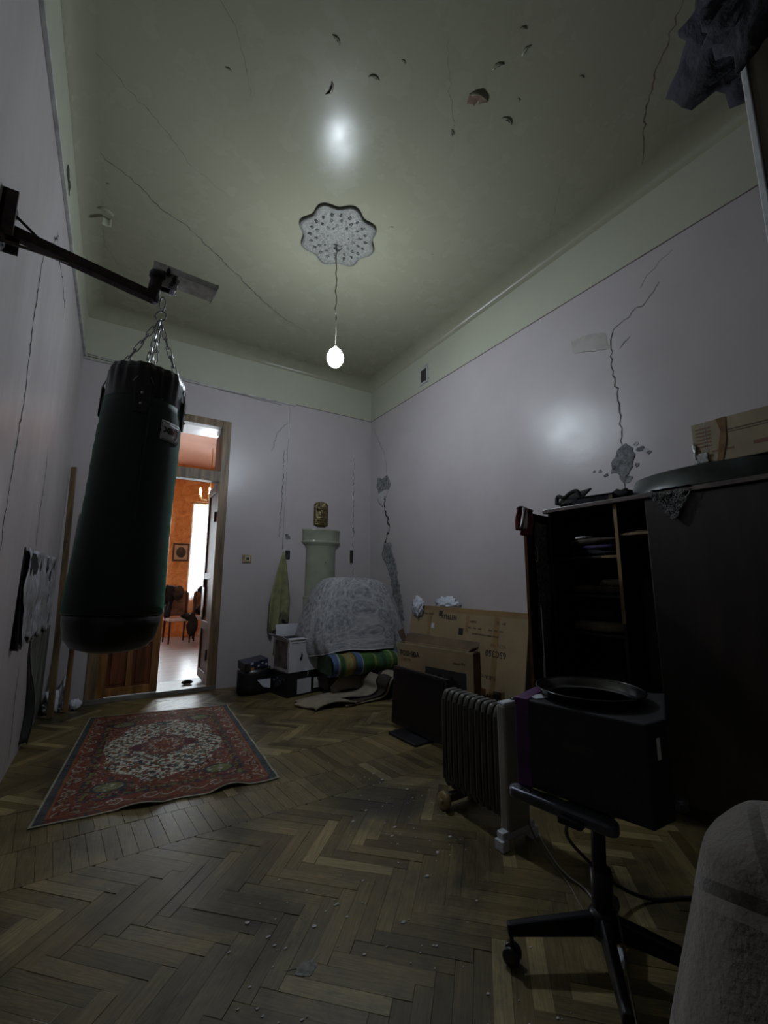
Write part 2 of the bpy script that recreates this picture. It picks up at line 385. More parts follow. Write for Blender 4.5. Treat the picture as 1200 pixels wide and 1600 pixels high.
def text(body, size, origin, right, up, mat, parent, name='lettering', ext=.0004, mirror=False, bold=0, align='CENTER', sx=1):
    cu = bpy.data.curves.new('t', 'FONT'); cu.body = body; cu.size = size; cu.align_x = align; cu.align_y = 'CENTER'
    cu.extrude = ext; cu.offset = bold; cu.resolution_u = 2; cu.fill_mode = 'BOTH'
    t = bpy.data.objects.new('t', cu); C.objects.link(t); bpy.context.view_layer.update()
    me = bpy.data.meshes.new_from_object(t.evaluated_get(bpy.context.evaluated_depsgraph_get()))
    bpy.data.objects.remove(t); bpy.data.curves.remove(cu)
    r = Vector(right).normalized()*sx; u = Vector(up).normalized(); n = r.normalized().cross(u)
    mt = Matrix(((r.x, u.x, n.x, origin[0]), (r.y, u.y, n.y, origin[1]), (r.z, u.z, n.z, origin[2]), (0, 0, 0, 1)))
    me.transform(mt); me.name = name; me.materials.clear(); me.materials.append(MATS[mat])
    o = bpy.data.objects.new(name, me); C.objects.link(o); o.parent = parent; return o
def set_attr(me, name, cols, domain='POINT'):
    a = me.color_attributes.new(name, 'FLOAT_COLOR', domain)
    c = np.ones((len(cols), 4), dtype=np.float32); c[:, :3] = cols; a.data.foreach_set('color', c.ravel())

# ================================================================ SETTING
# floor base and herringbone boards
floor = struct(MB().bb((XL-.2, YR-.2, -.10), (XR+.2, YB, -.012)).build('floor', 'gap_dark'))
WB, LB = .0566, .3396
def clip_ok(cx, cy): return XL-.12 < cx < XR+.12 and -.9 < cy < YB+.1
boards = []
y0 = 1.435
for m_ in range(-14, 15):
    for i in range(-140, 140):
        for kind in (0, 1):
            if kind == 0: u0, v0, u1, v1 = i, i, i+6, i+1
            else: u0, v0, u1, v1 = i, i+1, i+1, i+7
            u0 += 12*m_; u1 += 12*m_
            f = lambda u, v: ((u+v)*WB/math.sqrt(2)+.84, (v-u)*WB/math.sqrt(2)+y0-.02)
            cx, cy = f((u0+u1)/2, (v0+v1)/2)
            if clip_ok(cx, cy): boards.append((kind, u0, v0, u1, v1, cx, cy))
YS0, YS1, YS2 = 2.385, 2.685, 3.10      # straight strip of boards between two herringbone fields
def clip_poly(poly, extra=()):
    for ax, val, sgn in ((0, XL, 1), (0, XR, -1), (1, YB-.002, -1))+tuple(extra):
        out = []
        for k in range(len(poly)):
            a, b = poly[k], poly[(k+1) % len(poly)]
            ia, ib = (a[ax]-val)*sgn >= 0, (b[ax]-val)*sgn >= 0
            if ia: out.append(a)
            if ia != ib:
                t = (val-a[ax])/(b[ax]-a[ax]); out.append((a[0]+(b[0]-a[0])*t, a[1]+(b[1]-a[1])*t))
        poly = out
        if len(poly) < 3: return []
    return poly
def in_view(x, y):
    a = math.degrees(math.atan2(x, y)); return -14 < a < 78 and math.hypot(x, y) > .95
bl = []
for b in boards:
    kind, u0, v0, u1, v1, cx, cy = b
    g = .002
    P = [((u+v)*WB/math.sqrt(2)+.84, (v-u)*WB/math.sqrt(2)+y0-.02) for u, v in ((u0+g, v0+g), (u1-g, v0+g), (u1-g, v1-g), (u0+g, v1-g))]
    if P[0][1] < -5: continue
    P = clip_poly(P, ((1, YS0-.0008, -1),) if cy < (YS0+YS2)/2 else ((1, YS2+.0008, 1),))
    if len(P) < 3: continue
    ar = abs(sum(P[k][0]*P[(k+1) % len(P)][1]-P[(k+1) % len(P)][0]*P[k][1] for k in range(len(P))))/2
    if ar < 2e-4: continue
    tone = min(1, max(0, random.gauss(.42, .2)))
    if random.random() < .07: tone = .95
    vis = in_view(cx, cy) and ar > .008
    bl.append((math.hypot(cx, cy) if vis else 99+random.random(), kind, P, tone))
for (ya, yb_) in ((YS0, YS1), (YS1, YS2)):
    x = XL-.1
    while x < XR+.1:
        sh = .10*(yb_-ya); P = clip_poly([(x+.0005+sh, ya+.0006), (x+.0615+sh, ya+.0006), (x+.0615, yb_-.0006), (x+.0005, yb_-.0006)])
        if len(P) >= 3:
            cy = (ya+yb_)/2; vis = in_view(x, cy) and XL < x < XR-.05
            bl.append((math.hypot(x, cy) if vis else 99+random.random(), 2, P, min(1, max(0, random.gauss(.45, .22)))))
        x += .062
bl.sort(key=lambda q: q[0])
def board_geo(mb, kind, P, tone, uvs, tones):
    dz = random.uniform(-.0012, .0008); cxx = sum(p[0] for p in P)/len(P); cyy = sum(p[1] for p in P)/len(P)
    tl = random.uniform(-.003, .003); tl2 = random.uniform(-.003, .003)
    d = ((1, -1), (1, 1), (0, 1.414))[kind]; off = random.uniform(0, 50); n = len(P); vs = []
    for lev in (0, 1, 2):
        for (x, y) in P:
            k = 1 if lev < 2 else .985
            xx, yy = cxx+(x-cxx)*k, cyy+(y-cyy)*(k if lev < 2 else .985)
            z = -.012 if lev == 0 else (dz-.0012 if lev == 1 else dz)
            if lev: z += (xx-cxx)*tl+(yy-cyy)*tl2
            vs.append((xx, yy, z)); uvs.append(((xx*d[0]+yy*d[1])*.707+off, (yy*d[0]-xx*d[1])*.707+off)); tones.append((tone,)*3)
    fs = [tuple(2*n+i for i in range(n))]
    for lev in (0, 1): fs += [(lev*n+i, lev*n+(i+1) % n, (lev+1)*n+(i+1) % n, (lev+1)*n+i) for i in range(n)]
    # orientation
    a = sum(P[k][0]*P[(k+1) % n][1]-P[(k+1) % n][0]*P[k][1] for k in range(n))
    if a < 0: fs = [tuple(reversed(f)) for f in fs]
    mb.add(vs, fs)
rest = MB(); ruv, rt = [], []
for q, (dist, kind, P, tone) in enumerate(bl):
    if q < 300:
        mb = MB(); uvs, ts = [], []; board_geo(mb, kind, P, tone, uvs, ts); mb.uv = uvs
        o = mb.build('parquet_board', 'oak_parquet', floor); set_attr(o.data, 'tone', np.array(ts))
    else: board_geo(rest, kind, P, tone, ruv, rt)
rest.uv = ruv; o = rest.build('parquet_boards', 'oak_parquet', floor); set_attr(o.data, 'tone', np.array(rt)); o['kind'] = 'stuff'

# walls (inner faces at XL, XR, YB, YR)
def wallbox(name, a, b, lower, upper='cream_wall', parent=None):
    m = MB(); m.bb((a[0], a[1], -.1), (b[0], b[1], ZR), 0); m.bb((a[0], a[1], ZR), (b[0], b[1], 4.35), 1)
    return struct(m.build(name, [lower, upper], parent))
wall_left = wallbox('wall_left', (XL-.2, YR, 0), (XL, YB, 0), 'lilac_wall_streaky')
wall_right = wallbox('wall_right', (XR, YR, 0), (XR+.2, YB+.72, 0), 'lilac_wall')
wall_rear = wallbox('wall_rear', (XL-.2, YR-.2, 0), (XR+.2, YR, 0), 'lilac_wall')
DX0, DX1, DZ, YT = -.135, 1.084, 3.14, 6.0
m = MB()
for (x0, x1, z0, z1) in ((XL-.2, DX0, -.1, ZR), (DX1, XR+.2, -.1, ZR), (DX0, DX1, DZ, ZR)): m.bb((x0, YB, z0), (x1, YT, z1), 0)
m.bb((XL-.2, YB, ZR), (XR+.2, YT, 4.35), 1)
wall_back = struct(m.build('wall_back', ['lilac_wall', 'cream_wall']))
# ceiling with soft cove
R_ = .13; seg = 7
m = MB(); m.bb((XL-.2, YR-.2, ZC), (XR+.2, YT, 4.4))
loops = []
for k in range(seg+1):
    a = PI/2*k/seg; ins = R_*(1-math.cos(a))+.001; z = ZC-R_+R_*math.sin(a)-.001
    loops.append([(XL+ins, YR+ins, z), (XR-ins, YR+ins, z), (XR-ins, YB-ins, z), (XL+ins, YB-ins, z)])
vs = [p for l in loops for p in l]; fs = [(i*4+j, i*4+(j+1) % 4, (i+1)*4+(j+1) % 4, (i+1)*4+j) for i in range(seg) for j in range(4)]
m.add(vs, [tuple(reversed(f)) for f in fs], 0, True)
m.add([(XL+R_, YR+R_, ZC-.001), (XR-R_, YR+R_, ZC-.001), (XR-R_, YB-R_, ZC-.001), (XL+R_, YB-R_, ZC-.001)], [(3, 2, 1, 0)])
ceiling = struct(m.build('ceiling', 'ceiling_cream'))
# rails where wall paint meets the cream band
struct(MB().bb((XL, YR, ZR-.012), (XL+.022, YB, ZR+.010)).bb((XL, YR, ZR+.010), (XL+.012, YB, ZR+.026)).build('trim_1', 'rail_paint', bev=.003))
struct(MB().bb((XL, YB-.020, ZR-.030), (1.90, YB, ZR-.008)).build('trim_2', 'rail_paint', bev=.003))
struct(MB().bb((XR-.004, YR, ZR-.005), (XR, YB, ZR+.003)).build('trim_3', 'rail_line'))
struct(MB().bb((1.90, YB-.004, ZR-.005), (XR, YB, ZR+.003)).build('trim_4', 'rail_line'))

# --- frames for drawing on surfaces
FR = {'L': (Vector((XL, 0, 0)), Vector((0, 1, 0)), Vector((0, 0, 1)), Vector((1, 0, 0)), wall_left),
      'R': (Vector((XR, 0, 0)), Vector((0, -1, 0)), Vector((0, 0, 1)), Vector((-1, 0, 0)), wall_right),
      'B': (Vector((0, YB, 0)), Vector((1, 0, 0)), Vector((0, 0, 1)), Vector((0, -1, 0)), wall_back),
      'C': (Vector((0, 0, ZC-.001)), Vector((1, 0, 0)), Vector((0, 1, 0)), Vector((0, 0, -1)), ceiling)}
def onw(k, a, b, h=0):
    o, u, v, n, _ = FR[k]
    return o+u*(-a if k == 'R' else a)+v*b+n*h
def crack(k, pts, wd=.006, mat='crack_dark', name='crack', jit=.012, lip=True):
    if k in 'LC': lip = False; wd *= 1.3 if k == 'L' else .8
    P = [Vector((a, b)) for a, b in pts]; Q = []
    for i in range(len(P)-1):
        L = (P[i+1]-P[i]).length; n = max(2, int(L/.03))
        d = (P[i+1]-P[i]).normalized(); nn = Vector((-d.y, d.x))
        for j in range(n):
            t = j/n; s = 0 if j == 0 else 1
            Q.append(P[i].lerp(P[i+1], t)+nn*random.uniform(-jit, jit)*s*min(1, L*4))
    Q.append(P[-1]); m = MB(); N = len(Q); vs = []
    for i, q in enumerate(Q):
        d = (Q[min(i+1, N-1)]-Q[max(i-1, 0)]).normalized(); nn = Vector((-d.y, d.x))
        ww = wd*(.35+.65*math.sin(PI*min(1, max(0, i/(N-1))))**.5)*random.uniform(.5, 1.35)/2
        vs += [onw(k, *(q+nn*ww), .0006), onw(k, *(q-nn*ww), .0006), onw(k, *(q-nn*(ww+.006)), .0006), onw(k, *(q-nn*(ww+.001)), .0035)]
    fs = []; ms = []
    for i in range(N-1):
        a, b = i*4, i*4+4
        m.f.append((a, a+1, b+1, b)); m.m.append(0); m.sm.append(False)
        if lip:
            m.f.append((a+1, a+3, b+3, b+1)); m.m.append(1); m.sm.append(False)
            m.f.append((a+3, a+2, b+2, b+3)); m.m.append(1); m.sm.append(False)
    m.v = [tuple(p) for p in vs]
    wallm = {'L': 'lilac_wall_streaky', 'R': 'lilac_wall', 'B': 'lilac_wall', 'C': 'ceiling_cream'}[k]
    return m.build(name, [mat, wallm], FR[k][4])
def patch(k, pts, mat, name='bare_plaster', h=.004, jit=.01, rim=None):
    P = []
    for i in range(len(pts)):
        a, b = Vector(pts[i]), Vector(pts[(i+1) % len(pts)]); n = max(2, int((b-a).length/.02))
        for j in range(n): P.append(a.lerp(b, j/n)+Vector((random.uniform(-jit, jit), random.uniform(-jit, jit)))*(0 if j == 0 else 1))
    c = sum(P, Vector((0, 0)))/len(P); n = len(P); m = MB()
    vs = [onw(k, *p, .0004) for p in P]+[onw(k, *(c+(p-c)*.93), h*random.uniform(.7, 1.2)) for p in P]+[onw(k, *(c+(p-c)*.5), h*random.uniform(.4, 1)) for p in P]+[onw(k, *c, h*.6)]
    fs = [(i, (i+1) % n, n+(i+1) % n, n+i) for i in range(n)]+[(n+i, n+(i+1) % n, 2*n+(i+1) % n, 2*n+i) for i in range(n)]+[(2*n+i, 2*n+(i+1) % n, 3*n) for i in range(n)]
    m.add(vs, fs)
    return m.build(name, mat, FR[k][4])
CR = 'crack_soft'
crack('C', [(-.4, 2.487), (-.244, 2.595), (.006, 2.775), (.066, 2.809), (.228, 2.97), (.523, 3.092)], .006, CR)
crack('C', [(-.33, 3.2), (-.299, 3.247), (-.14, 3.308), (.065, 3.484), (.289, 3.565), (.497, 3.725), (.768, 3.919), (1.01, 4.121), (1.363, 4.349), (1.728, 4.491)], .010, 'crack_dark')
crack('C', [(.214, 1.925), (.303, 1.99), (.38, 2.109), (.464, 2.287)], .005, CR)
crack('C', [(-.33, 3.945), (-.309, 4.19), (-.183, 4.438), (-.02, 4.95)], .006, CR)
crack('C', [(2.226, .656), (2.381, .829), (2.44, .902), (2.632, 1.049), (2.837, 1.16), (2.95, 1.23)], .011, 'plaster_brown')
crack('C', [(1.288, 1.401), (1.502, 1.632), (1.754, 1.844)], .003, CR)
crack('C', [(2.578, 1.604), (2.843, 1.913), (2.95, 2.0)], .004, CR)
crack('L', [(3.048, 3.301), (2.781, 3.037), (2.706, 2.923), (2.695, 2.726), (2.684, 2.535), (2.709, 2.332), (2.734, 2.132), (2.715, 1.92), (2.705, 1.752), (2.68, 1.525), (2.69, 1.341)], .016, jit=.02)
crack('L', [(2.982, 3.295), (3.05, 3.236), (3.396, 3.22), (3.723, 3.115)], .012)
crack('L', [(3.702, 2.129), (3.755, 1.9), (3.717, 1.666), (3.743, 1.404)], .014)
crack('L', [(3.712, .654), (3.711, .419), (3.779, .208), (3.76, .061)], .014)
crack('B', [(2.802, 3.058), (2.799, 2.536), (2.805, 2.166), (2.8, 1.802), (2.808, 1.269)], .008)
crack('B', [(1.80, 3.28), (1.72, 3.19), (1.66, 3.10), (1.605, 2.858)], .007, 'crack_soft')
crack('B', [(1.77, 2.9), (1.762, 2.5), (1.758, 2.1), (1.75, 1.75)], .007)
crack('R', [(5.179, 3.405), (5.051, 3.191), (4.912, 3.01), (4.861, 2.839), (4.84, 2.66)], .010, CR)
crack('R', [(4.893, 2.363), (4.86, 2.134), (4.78, 1.907), (4.859, 1.695), (4.927, 1.508)], .035, jit=.03)
crack('R', [(1.262, 3.292), (1.357, 3.2), (1.523, 3.142), (1.609, 3.109), (1.642, 2.966), (1.638, 2.78), (1.622, 2.567), (1.611, 2.412), (1.621, 2.193)], .007, jit=.02)
crack('R', [(1.489, 2.993), (1.538, 2.967), (1.575, 2.933)], .005)
crack('R', [(1.162, 3.474), (1.339, 3.394), (1.39, 3.324)], .003, CR)
crack('R', [(1.626, 1.93), (1.628, 1.86), (1.622, 1.80)], .006)
patch('R', [(5.083, 2.66), (4.95, 2.62), (4.828, 2.65), (4.731, 2.512), (4.779, 2.43), (4.92, 2.45), (5.046, 2.42), (5.117, 2.522)], 'plaster_grey')
patch('R', [(5.04, 2.40), (4.97, 2.42), (4.93, 2.33), (4.98, 2.24)], 'plaster_light')
crack('R', [(5.09, 2.44), (5.05, 2.30), (4.95, 2.22), (4.80, 2.42)], .012)
patch('R', [(4.90, 1.73), (4.76, 1.70), (4.656, 1.514), (4.597, 1.347), (4.50, 1.0), (4.44, .72), (4.58, .74), (4.688, 1.102), (4.811, 1.394), (4.95, 1.569)], 'plaster_grey', h=.014, jit=.022)
crack('R', [(4.93, 1.66), (4.80, 1.48), (4.67, 1.2), (4.60, .95)], .02, jit=.03)
patch('R', [(1.641, 2.174), (1.592, 2.199), (1.542, 2.147), (1.54, 2.075), (1.574, 1.989), (1.631, 1.90), (1.66, 1.97), (1.72, 1.993), (1.706, 2.092)], 'plaster_grey', jit=.012)
for (a, b, r) in ((1.50, 2.13, .03), (1.46, 2.11, .02), (1.53, 2.02, .025), (1.80, 2.03, .018), (1.85, 2.04, .014), (1.76, 1.99, .02), (1.60, 1.93, .03), (1.52, 2.17, .02), (1.44, 2.09, .02)):
    n = random.randint(5, 7); patch('R', [(a+r*random.uniform(.6, 1.3)*math.cos(2*PI*k/n), b+r*random.uniform(.5, 1.1)*math.sin(2*PI*k/n)) for k in range(n)], random.choice(['plaster_light', 'plaster_grey']), 'paint_chip', .003, .006)
patch('R', [(1.956, 3.19), (1.80, 3.17), (1.675, 3.117), (1.646, 2.968), (1.80, 3.03), (1.945, 3.074)], 'repair_grey', 'repair_patch', .0015)
crack('R', [(1.94, 3.07), (1.80, 3.02), (1.65, 2.968)], .004, CR)
for pts in ([(1.86, 1.80), (1.82, 1.79), (1.825, 1.745), (1.86, 1.72), (1.90, 1.73), (1.895, 1.76)], [(2.82, 1.95), (2.79, 1.93), (2.805, 1.88), (2.835, 1.86)]):
    patch('B', pts, 'plaster_grey')
# electrical boxes and holes in the walls
def wall_box(k, a0, a1, b0, b1, label, hole=True, nm='socket_box'):
    o = thing(nm, label, 'wall box', onw(k, (a0+a1)/2, (b0+b1)/2)); L0 = o.location
    fo, u, v, n, _ = FR[k]; s = -1 if k == 'R' else 1
    w2, h2 = abs(a1-a0)/2, (b1-b0)/2
    loc = lambda a, b, h: u*a+v*b+n*h
    m = MB(); t = min(w2, h2)*.28
    for (x0, x1, y0_, y1_) in ((-w2, w2, h2-t, h2), (-w2, w2, -h2, -h2+t), (-w2, -w2+t, -h2+t, h2-t), (w2-t, w2, -h2+t, h2-t)):
        m.hexa([loc(x0, y0_, 0), loc(x1, y0_, 0), loc(x1, y1_, 0), loc(x0, y1_, 0), loc(x0, y0_, .012), loc(x1, y0_, .012), loc(x1, y1_, .012), loc(x0, y1_, .012)])
    m.build('frame', 'cable_white', o, bev=.002)
    m = MB(); m.hexa([loc(a, b, h) for h in (0.001, .005) for a, b in ((-w2+t, -h2+t), (w2-t, -h2+t), (w2-t, h2-t), (-w2+t, h2-t))]); m.build('hole', 'gap_dark', o)
    return o
wall_box('B', 2.745, 2.818, 1.435, 1.635, 'dark rectangular socket hole in back wall beside the room corner')
m0 = wall_box('R', 3.89, 4.05, 3.64, 3.85, 'open junction box high on the cream band of right wall', nm='junction_box')
crack('R', [(4.06, 3.86), (3.88, 3.87), (3.875, 3.63), (4.05, 3.63), (4.07, 3.85)], .006)
sw = thing('light_switch', 'cream and brown square light switch right of the doorway', 'switch', (1.356, YB, 1.465))
MB().bb((-.052, -.014, -.047), (.052, 0, .047)).build('switch_plate', 'gold_wheel', sw, bev=.004)
MB().bb((-.026, -.024, -.032), (.036, -.014, .032)).build('switch_frame', 'cream_plastic', sw, bev=.003)
MB().bb((-.010, -.030, -.016), (.020, -.024, .016)).build('rocker', 'ink_black', sw, bev=.002)
jb = thing('wall_socket', 'dark broken socket on the vertical cable above the towel', 'socket', (1.862, YB, 1.53))
MB().bb((-.032, -.02, -.055), (.032, 0, .055)).build('socket_body', 'steel_dark', jb, bev=.008)
MB().bb((-.045, -.004, -.07), (.045, 0, .085)).build('backing_plate', 'plaster_light', jb)
pt = [(XL+.03, YB-.006, ZR+.035)]+[(x, YB-.006, ZR+.035-(x+.4)*.028+random.uniform(-.004, .004)) for x in np.linspace(-.3, 1.80, 14)]
pt += [(1.828, YB-.007, 3.46)]+[(1.826-.018*(3.4-z)+random.uniform(-.004, .004), YB-.007, z) for z in np.linspace(3.38, 1.60, 16)]
tag(MB().tube(pt, .0055, 6).build('wall_cable', 'cable_white'), 'thin pale cable along the rail of back wall dropping to socket', 'cable')
MBc = MB().tube([(XL+.035, YB-.006, ZR+.012)]+[(x, YB-.009, ZR+.008-(x+.4)*.03+random.uniform(-.005, .005)) for x in np.linspace(-.2, 1.7, 14)], .0035, 5)
tag(MBc.build('wall_cable', 'cable_grey'), 'thin dark cable sagging just under the back wall rail', 'cable')

# peeling paint flakes on the ceiling
def flake(x, y, s, ang, drop, dark='crack_dark', brown=False):
    m = MB(); ca, sa = math.cos(ang), math.sin(ang)
    T = lambda a, b, h: (x+a*ca-b*sa, y+a*sa+b*ca, ZC-.002-h)
    n = 9; vs = []
    prof = [(-.5+i/(n-1)) for i in range(n)]
    for i, a in enumerate(prof):
        wv = (1-(2*a)**2)**.5 if abs(a) < .5 else 0
        jx = random.uniform(-.05, .05)
        cv = .9*a*a; vs += [T(a*s, (cv-.10*wv-.03)*s, .0), T(a*s, (cv-.04*wv)*s, drop*.2*wv), T(a*s, (cv+.05*wv+jx*wv)*s, drop*.6*wv)]
    fs = [(i*3+j, i*3+j+1, i*3+4+j, i*3+3+j) for i in range(n-1) for j in (0, 1)]
    m.add(vs, fs, 0, True)
    o = m.build('paint_flake', 'ceiling_cream', ceiling, solid=.0012)
    m = MB(); P = []; k = 11; hgt = .52 if brown else .17
    for i in range(k+1):
        q = i/k; P.append(((q-.5)*1.02, .9*(q-.5)**2+hgt*math.sin(PI*q**(.6 if brown else 1))**.9*random.uniform(.55, 1.3)+.02))
    for i in range(k, -1, -1):
        q = i/k; P.append(((q-.5)*.96, .9*(q-.5)**2-.02*math.sin(PI*q)-.02))
    m.add([T(a*s, b*s, .0006) for a, b in P], [(i, i+1, 2*k-i, 2*k+1-i) for i in range(k)])
    m.build('bare_spot', 'plaster_brown' if brown else dark, ceiling)
FLK = [(.793, 1.746, .07, 1), (.87, 1.99, .10, 2.2), (1.053, 1.788, .08, .3), (1.162, 1.634, .04, .8), (1.627, 1.359, .085, -.4), (1.705, 1.231, .08, -1), (1.908, 1.528, .10, .5),
       (1.663, 1.786, .06, 1.4), (1.618, 1.167, .05, 0), (2.092, 1.133, .04, .3), (.318, 2.21, .05, .8), (1.729, 2.655, .06, -.5), (2.214, 2.703, .03, 0), (-.30, 3.33, .05, 1.2), (-.28, 3.45, .05, .4), (1.879, 1.415, .03, 1)]
for x, y, s, a in FLK: flake(x, y, s*.85, a-.6, s*.18)
flake(1.652, 1.517, .13, -.25, .035, brown=True)
flake(-.30, 3.73, .13, .2, .03); 
m = MB(); m.grid(lambda u, v: (-.33+.07*u, 3.80+.012*math.sin(3*u), ZC-.01-.075*v), 4, 4); m.build('paint_flake', 'cream_wall', ceiling, solid=.002)
patch('L', [(2.98, 3.72), (3.06, 3.73), (3.20, 3.72), (3.19, 3.78), (3.02, 3.80)], 'crack_dark', 'bare_spot')
# ceiling rosette
rz = thing('ceiling_rosette', 'scalloped translucent ceiling rosette with raised floral ornament above the bulb', 'ceiling rosette', (1.40, 2.98, ZC-.002))
def sc(a, k=1): return .318*(1+.075*math.cos(8*a+.4))*k
m = MB(); N = 96; rows = [(0, .020), (.25, .024), (.55, .016), (.85, .012), (.94, .022), (1, .0)]
vs = [(0, 0, -rows[0][1])]
for k, h in rows[1:]:
    for i in range(N): a = 2*PI*i/N; vs.append((sc(a, k)*math.cos(a), sc(a, k)*math.sin(a), -h))
fs = [(0, 1+(i+1) % N, 1+i) for i in range(N)]
for r in range(len(rows)-2): fs += [(1+r*N+i, 1+r*N+(i+1) % N, 1+(r+1)*N+(i+1) % N, 1+(r+1)*N+i) for i in range(N)]
m.add(vs, fs, 0, True); m.build('disc', 'rosette', rz)
MB().tube([(sc(2*PI*i/N, .975)*math.cos(2*PI*i/N), sc(2*PI*i/N, .975)*math.sin(2*PI*i/N), -.016) for i in range(N)], .010, 6, closed=True).build('rim', 'rosette_dark', rz)
m = MB()
for ring, (r0, cnt) in enumerate(((.07, 6), (.13, 10), (.185, 14), (.235, 20))):
    for i in range(cnt):
        a = 2*PI*i/cnt+ring*.4; c = Vector((r0*math.cos(a), r0*math.sin(a), 0)); R0 = .016+.004*(i % 2)
        m.tube([c+Vector((R0*math.exp(-t*.28)*math.cos(t*1.2+a), R0*math.exp(-t*.28)*math.sin(t*1.2+a), -.018)) for t in np.linspace(0, 5.2, 9)], .0048, 5)
m.build('ornament', 'rosette_dark', rz)['kind'] = 'stuff'
for i in range(7):
    a = i*.9+.3; r = .09+.025*(i % 3)
    MB().blob((r*math.cos(a), r*math.sin(a), -.024), (.008, .008, .006), 8).build('glass_bead', 'chrome', rz)
# pendant bulb
pb = thing('pendant_bulb', 'bare glowing white bulb hanging on a twisted cord from the rosette', 'light bulb', (1.43, 3.05, ZC))
m = MB(); pts = [(-.012+.007*math.sin(k*2.1)+.0008*k, .008*math.cos(k*1.7), -.03-.055*k) for k in range(13)]
m.tube(pts, .0042, 6); m.tube([(p[0]+.005*math.sin(i*2.5), p[1]+.005*math.cos(i*2.5), p[2]) for i, p in enumerate(pts)], .003, 5)
m.tube([pts[-1], (.002, .0, -.74), (.0, 0, -.985)], .0022, 5); m.build('cord', 'cable_grey', pb)
MB().blob((.0, 0, -.725), (.007, .007, .022), 8).build('cord_joint', 'cable_black', pb)
MB().tube([(-.03, 0, -.06), (.0, .01, -.075), (.035, -.02, -.05)], .004, 6).blob((-.03, 0, -.062), (.009, .009, .008), 8).build('terminal_block', 'cable_black', pb)
MB().lathe([(.004, -.98), (.014, -.985), (.016, -1.0), (.012, -1.01)], 12).build('socket', 'cable_white', pb)
MB().lathe([(.012, -1.00), (.022, -1.01), (.048, -1.03), (.064, -1.06), (.070, -1.09), (.066, -1.12), (.050, -1.15), (.026, -1.168), (.0, -1.172)], 24).build('bulb', 'bulb_glow', pb)

# ---------------------------------------------------------------- doorway (door_1) and the room beyond
d1 = bpy.data.objects.new('door_1', None); C.objects.link(d1); d1.location = (0, YB, 0); d1['kind'] = 'structure'
def dp(name, a, b, mat, par=None, bev=.004): return MB().bb(a, b).build(name, mat, par or d1, bev=bev)
dp('jamb', (.985, -.012, 0), (1.084, .10, 3.14), 'casing_wood'); dp('jamb', (-.135, -.012, 0), (-.045, .10, 3.14), 'casing_wood')
dp('head', (-.045, -.012, 3.05), (.985, .10, 3.14), 'casing_wood'); dp('transom_bar', (-.05, -.014, 2.372), (.99, .10, 2.50), 'casing_wood')
dp('threshold', (-.135, -.02, 0), (1.084, .08, .045), 'threshold'); 
dp('inner_casing', (1.045, .10, .0), (1.083, .70, 3.12), 'casing_wood'); dp('inner_casing', (-.134, .10, 0), (-.10, .70, 3.12), 'casing_wood')
# closed left leaf, panels recessed
lf = MB()
for a, b in (((-.048, .01, .04), (.03, .055, 2.38)), ((.42, .01, .05), (.495, .055, 2.37)), ((.03, .01, .05), (.42, .055, .13)), ((.03, .01, 2.27), (.42, .055, 2.37)), ((.03, .01, .56), (.42, .055, .66)), ((.03, .01, 1.20), (.42, .055, 1.30)), ((.20, .01, .13), (.25, .055, .56)), ((.20, .01, 1.30), (.25, .055, 2.27))): lf.bb(a, b)
leaf = lf.build('door_leaf', 'door_wood', d1, bev=.004)
for (x0, x1, z0, z1) in ((.03, .20, .13, .56), (.25, .42, .13, .56), (.03, .42, .66, 1.20), (.03, .20, 1.3, 2.27), (.25, .42, 1.3, 2.27)):
    MB().bb((x0, .025, z0), (x1, .045, z1)).build('door_panel', 'door_panel', leaf)
    MB().bb((x0+.03, .016, z0+.03), (x1-.03, .028, z1-.03)).build('raised_field', 'door_panel', leaf, bev=.006)
# open right leaf, folded back into the reveal
lf = MB()
X0, X1 = .985, 1.03
for a, b in (((X0, .10, .05), (X1, .17, 2.37)), ((X0, .56, .05), (X1, .63, 2.37)), ((X0, .17, .05), (X1, .56, .15)), ((X0, .17, 2.27), (X1, .56, 2.37)), ((X0, .17, .62), (X1, .56, .72)), ((X0, .17, 1.22), (X1, .56, 1.30))): lf.bb(a, b)
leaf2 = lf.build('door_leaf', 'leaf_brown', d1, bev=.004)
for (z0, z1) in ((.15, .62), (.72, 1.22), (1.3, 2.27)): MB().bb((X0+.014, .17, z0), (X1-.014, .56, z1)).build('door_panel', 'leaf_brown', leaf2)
MB().bb((X0-.012, .545, 1.12), (X0, .60, 1.22)).build('painted_glint', 'white_plastic', leaf2)  # white plate painting a bright reflection on the leaf
MB().bb((X0-.006, .48, .86), (X0, .63, 1.12)).bb((X0-.012, .50, .76), (X0, .60, .88)).build('painted_reflection', 'white_plastic', leaf2)  # more white plates standing in for reflected light on the leaf
MB().tube([(X0-.006, .105, .30), (X0-.006, .105, .42)], .010, 8).build('hinge', 'steel_dark', leaf2); MB().tube([(X0-.006, .105, 1.9), (X0-.006, .105, 2.02)], .010, 8).build('hinge', 'steel_dark', leaf2)
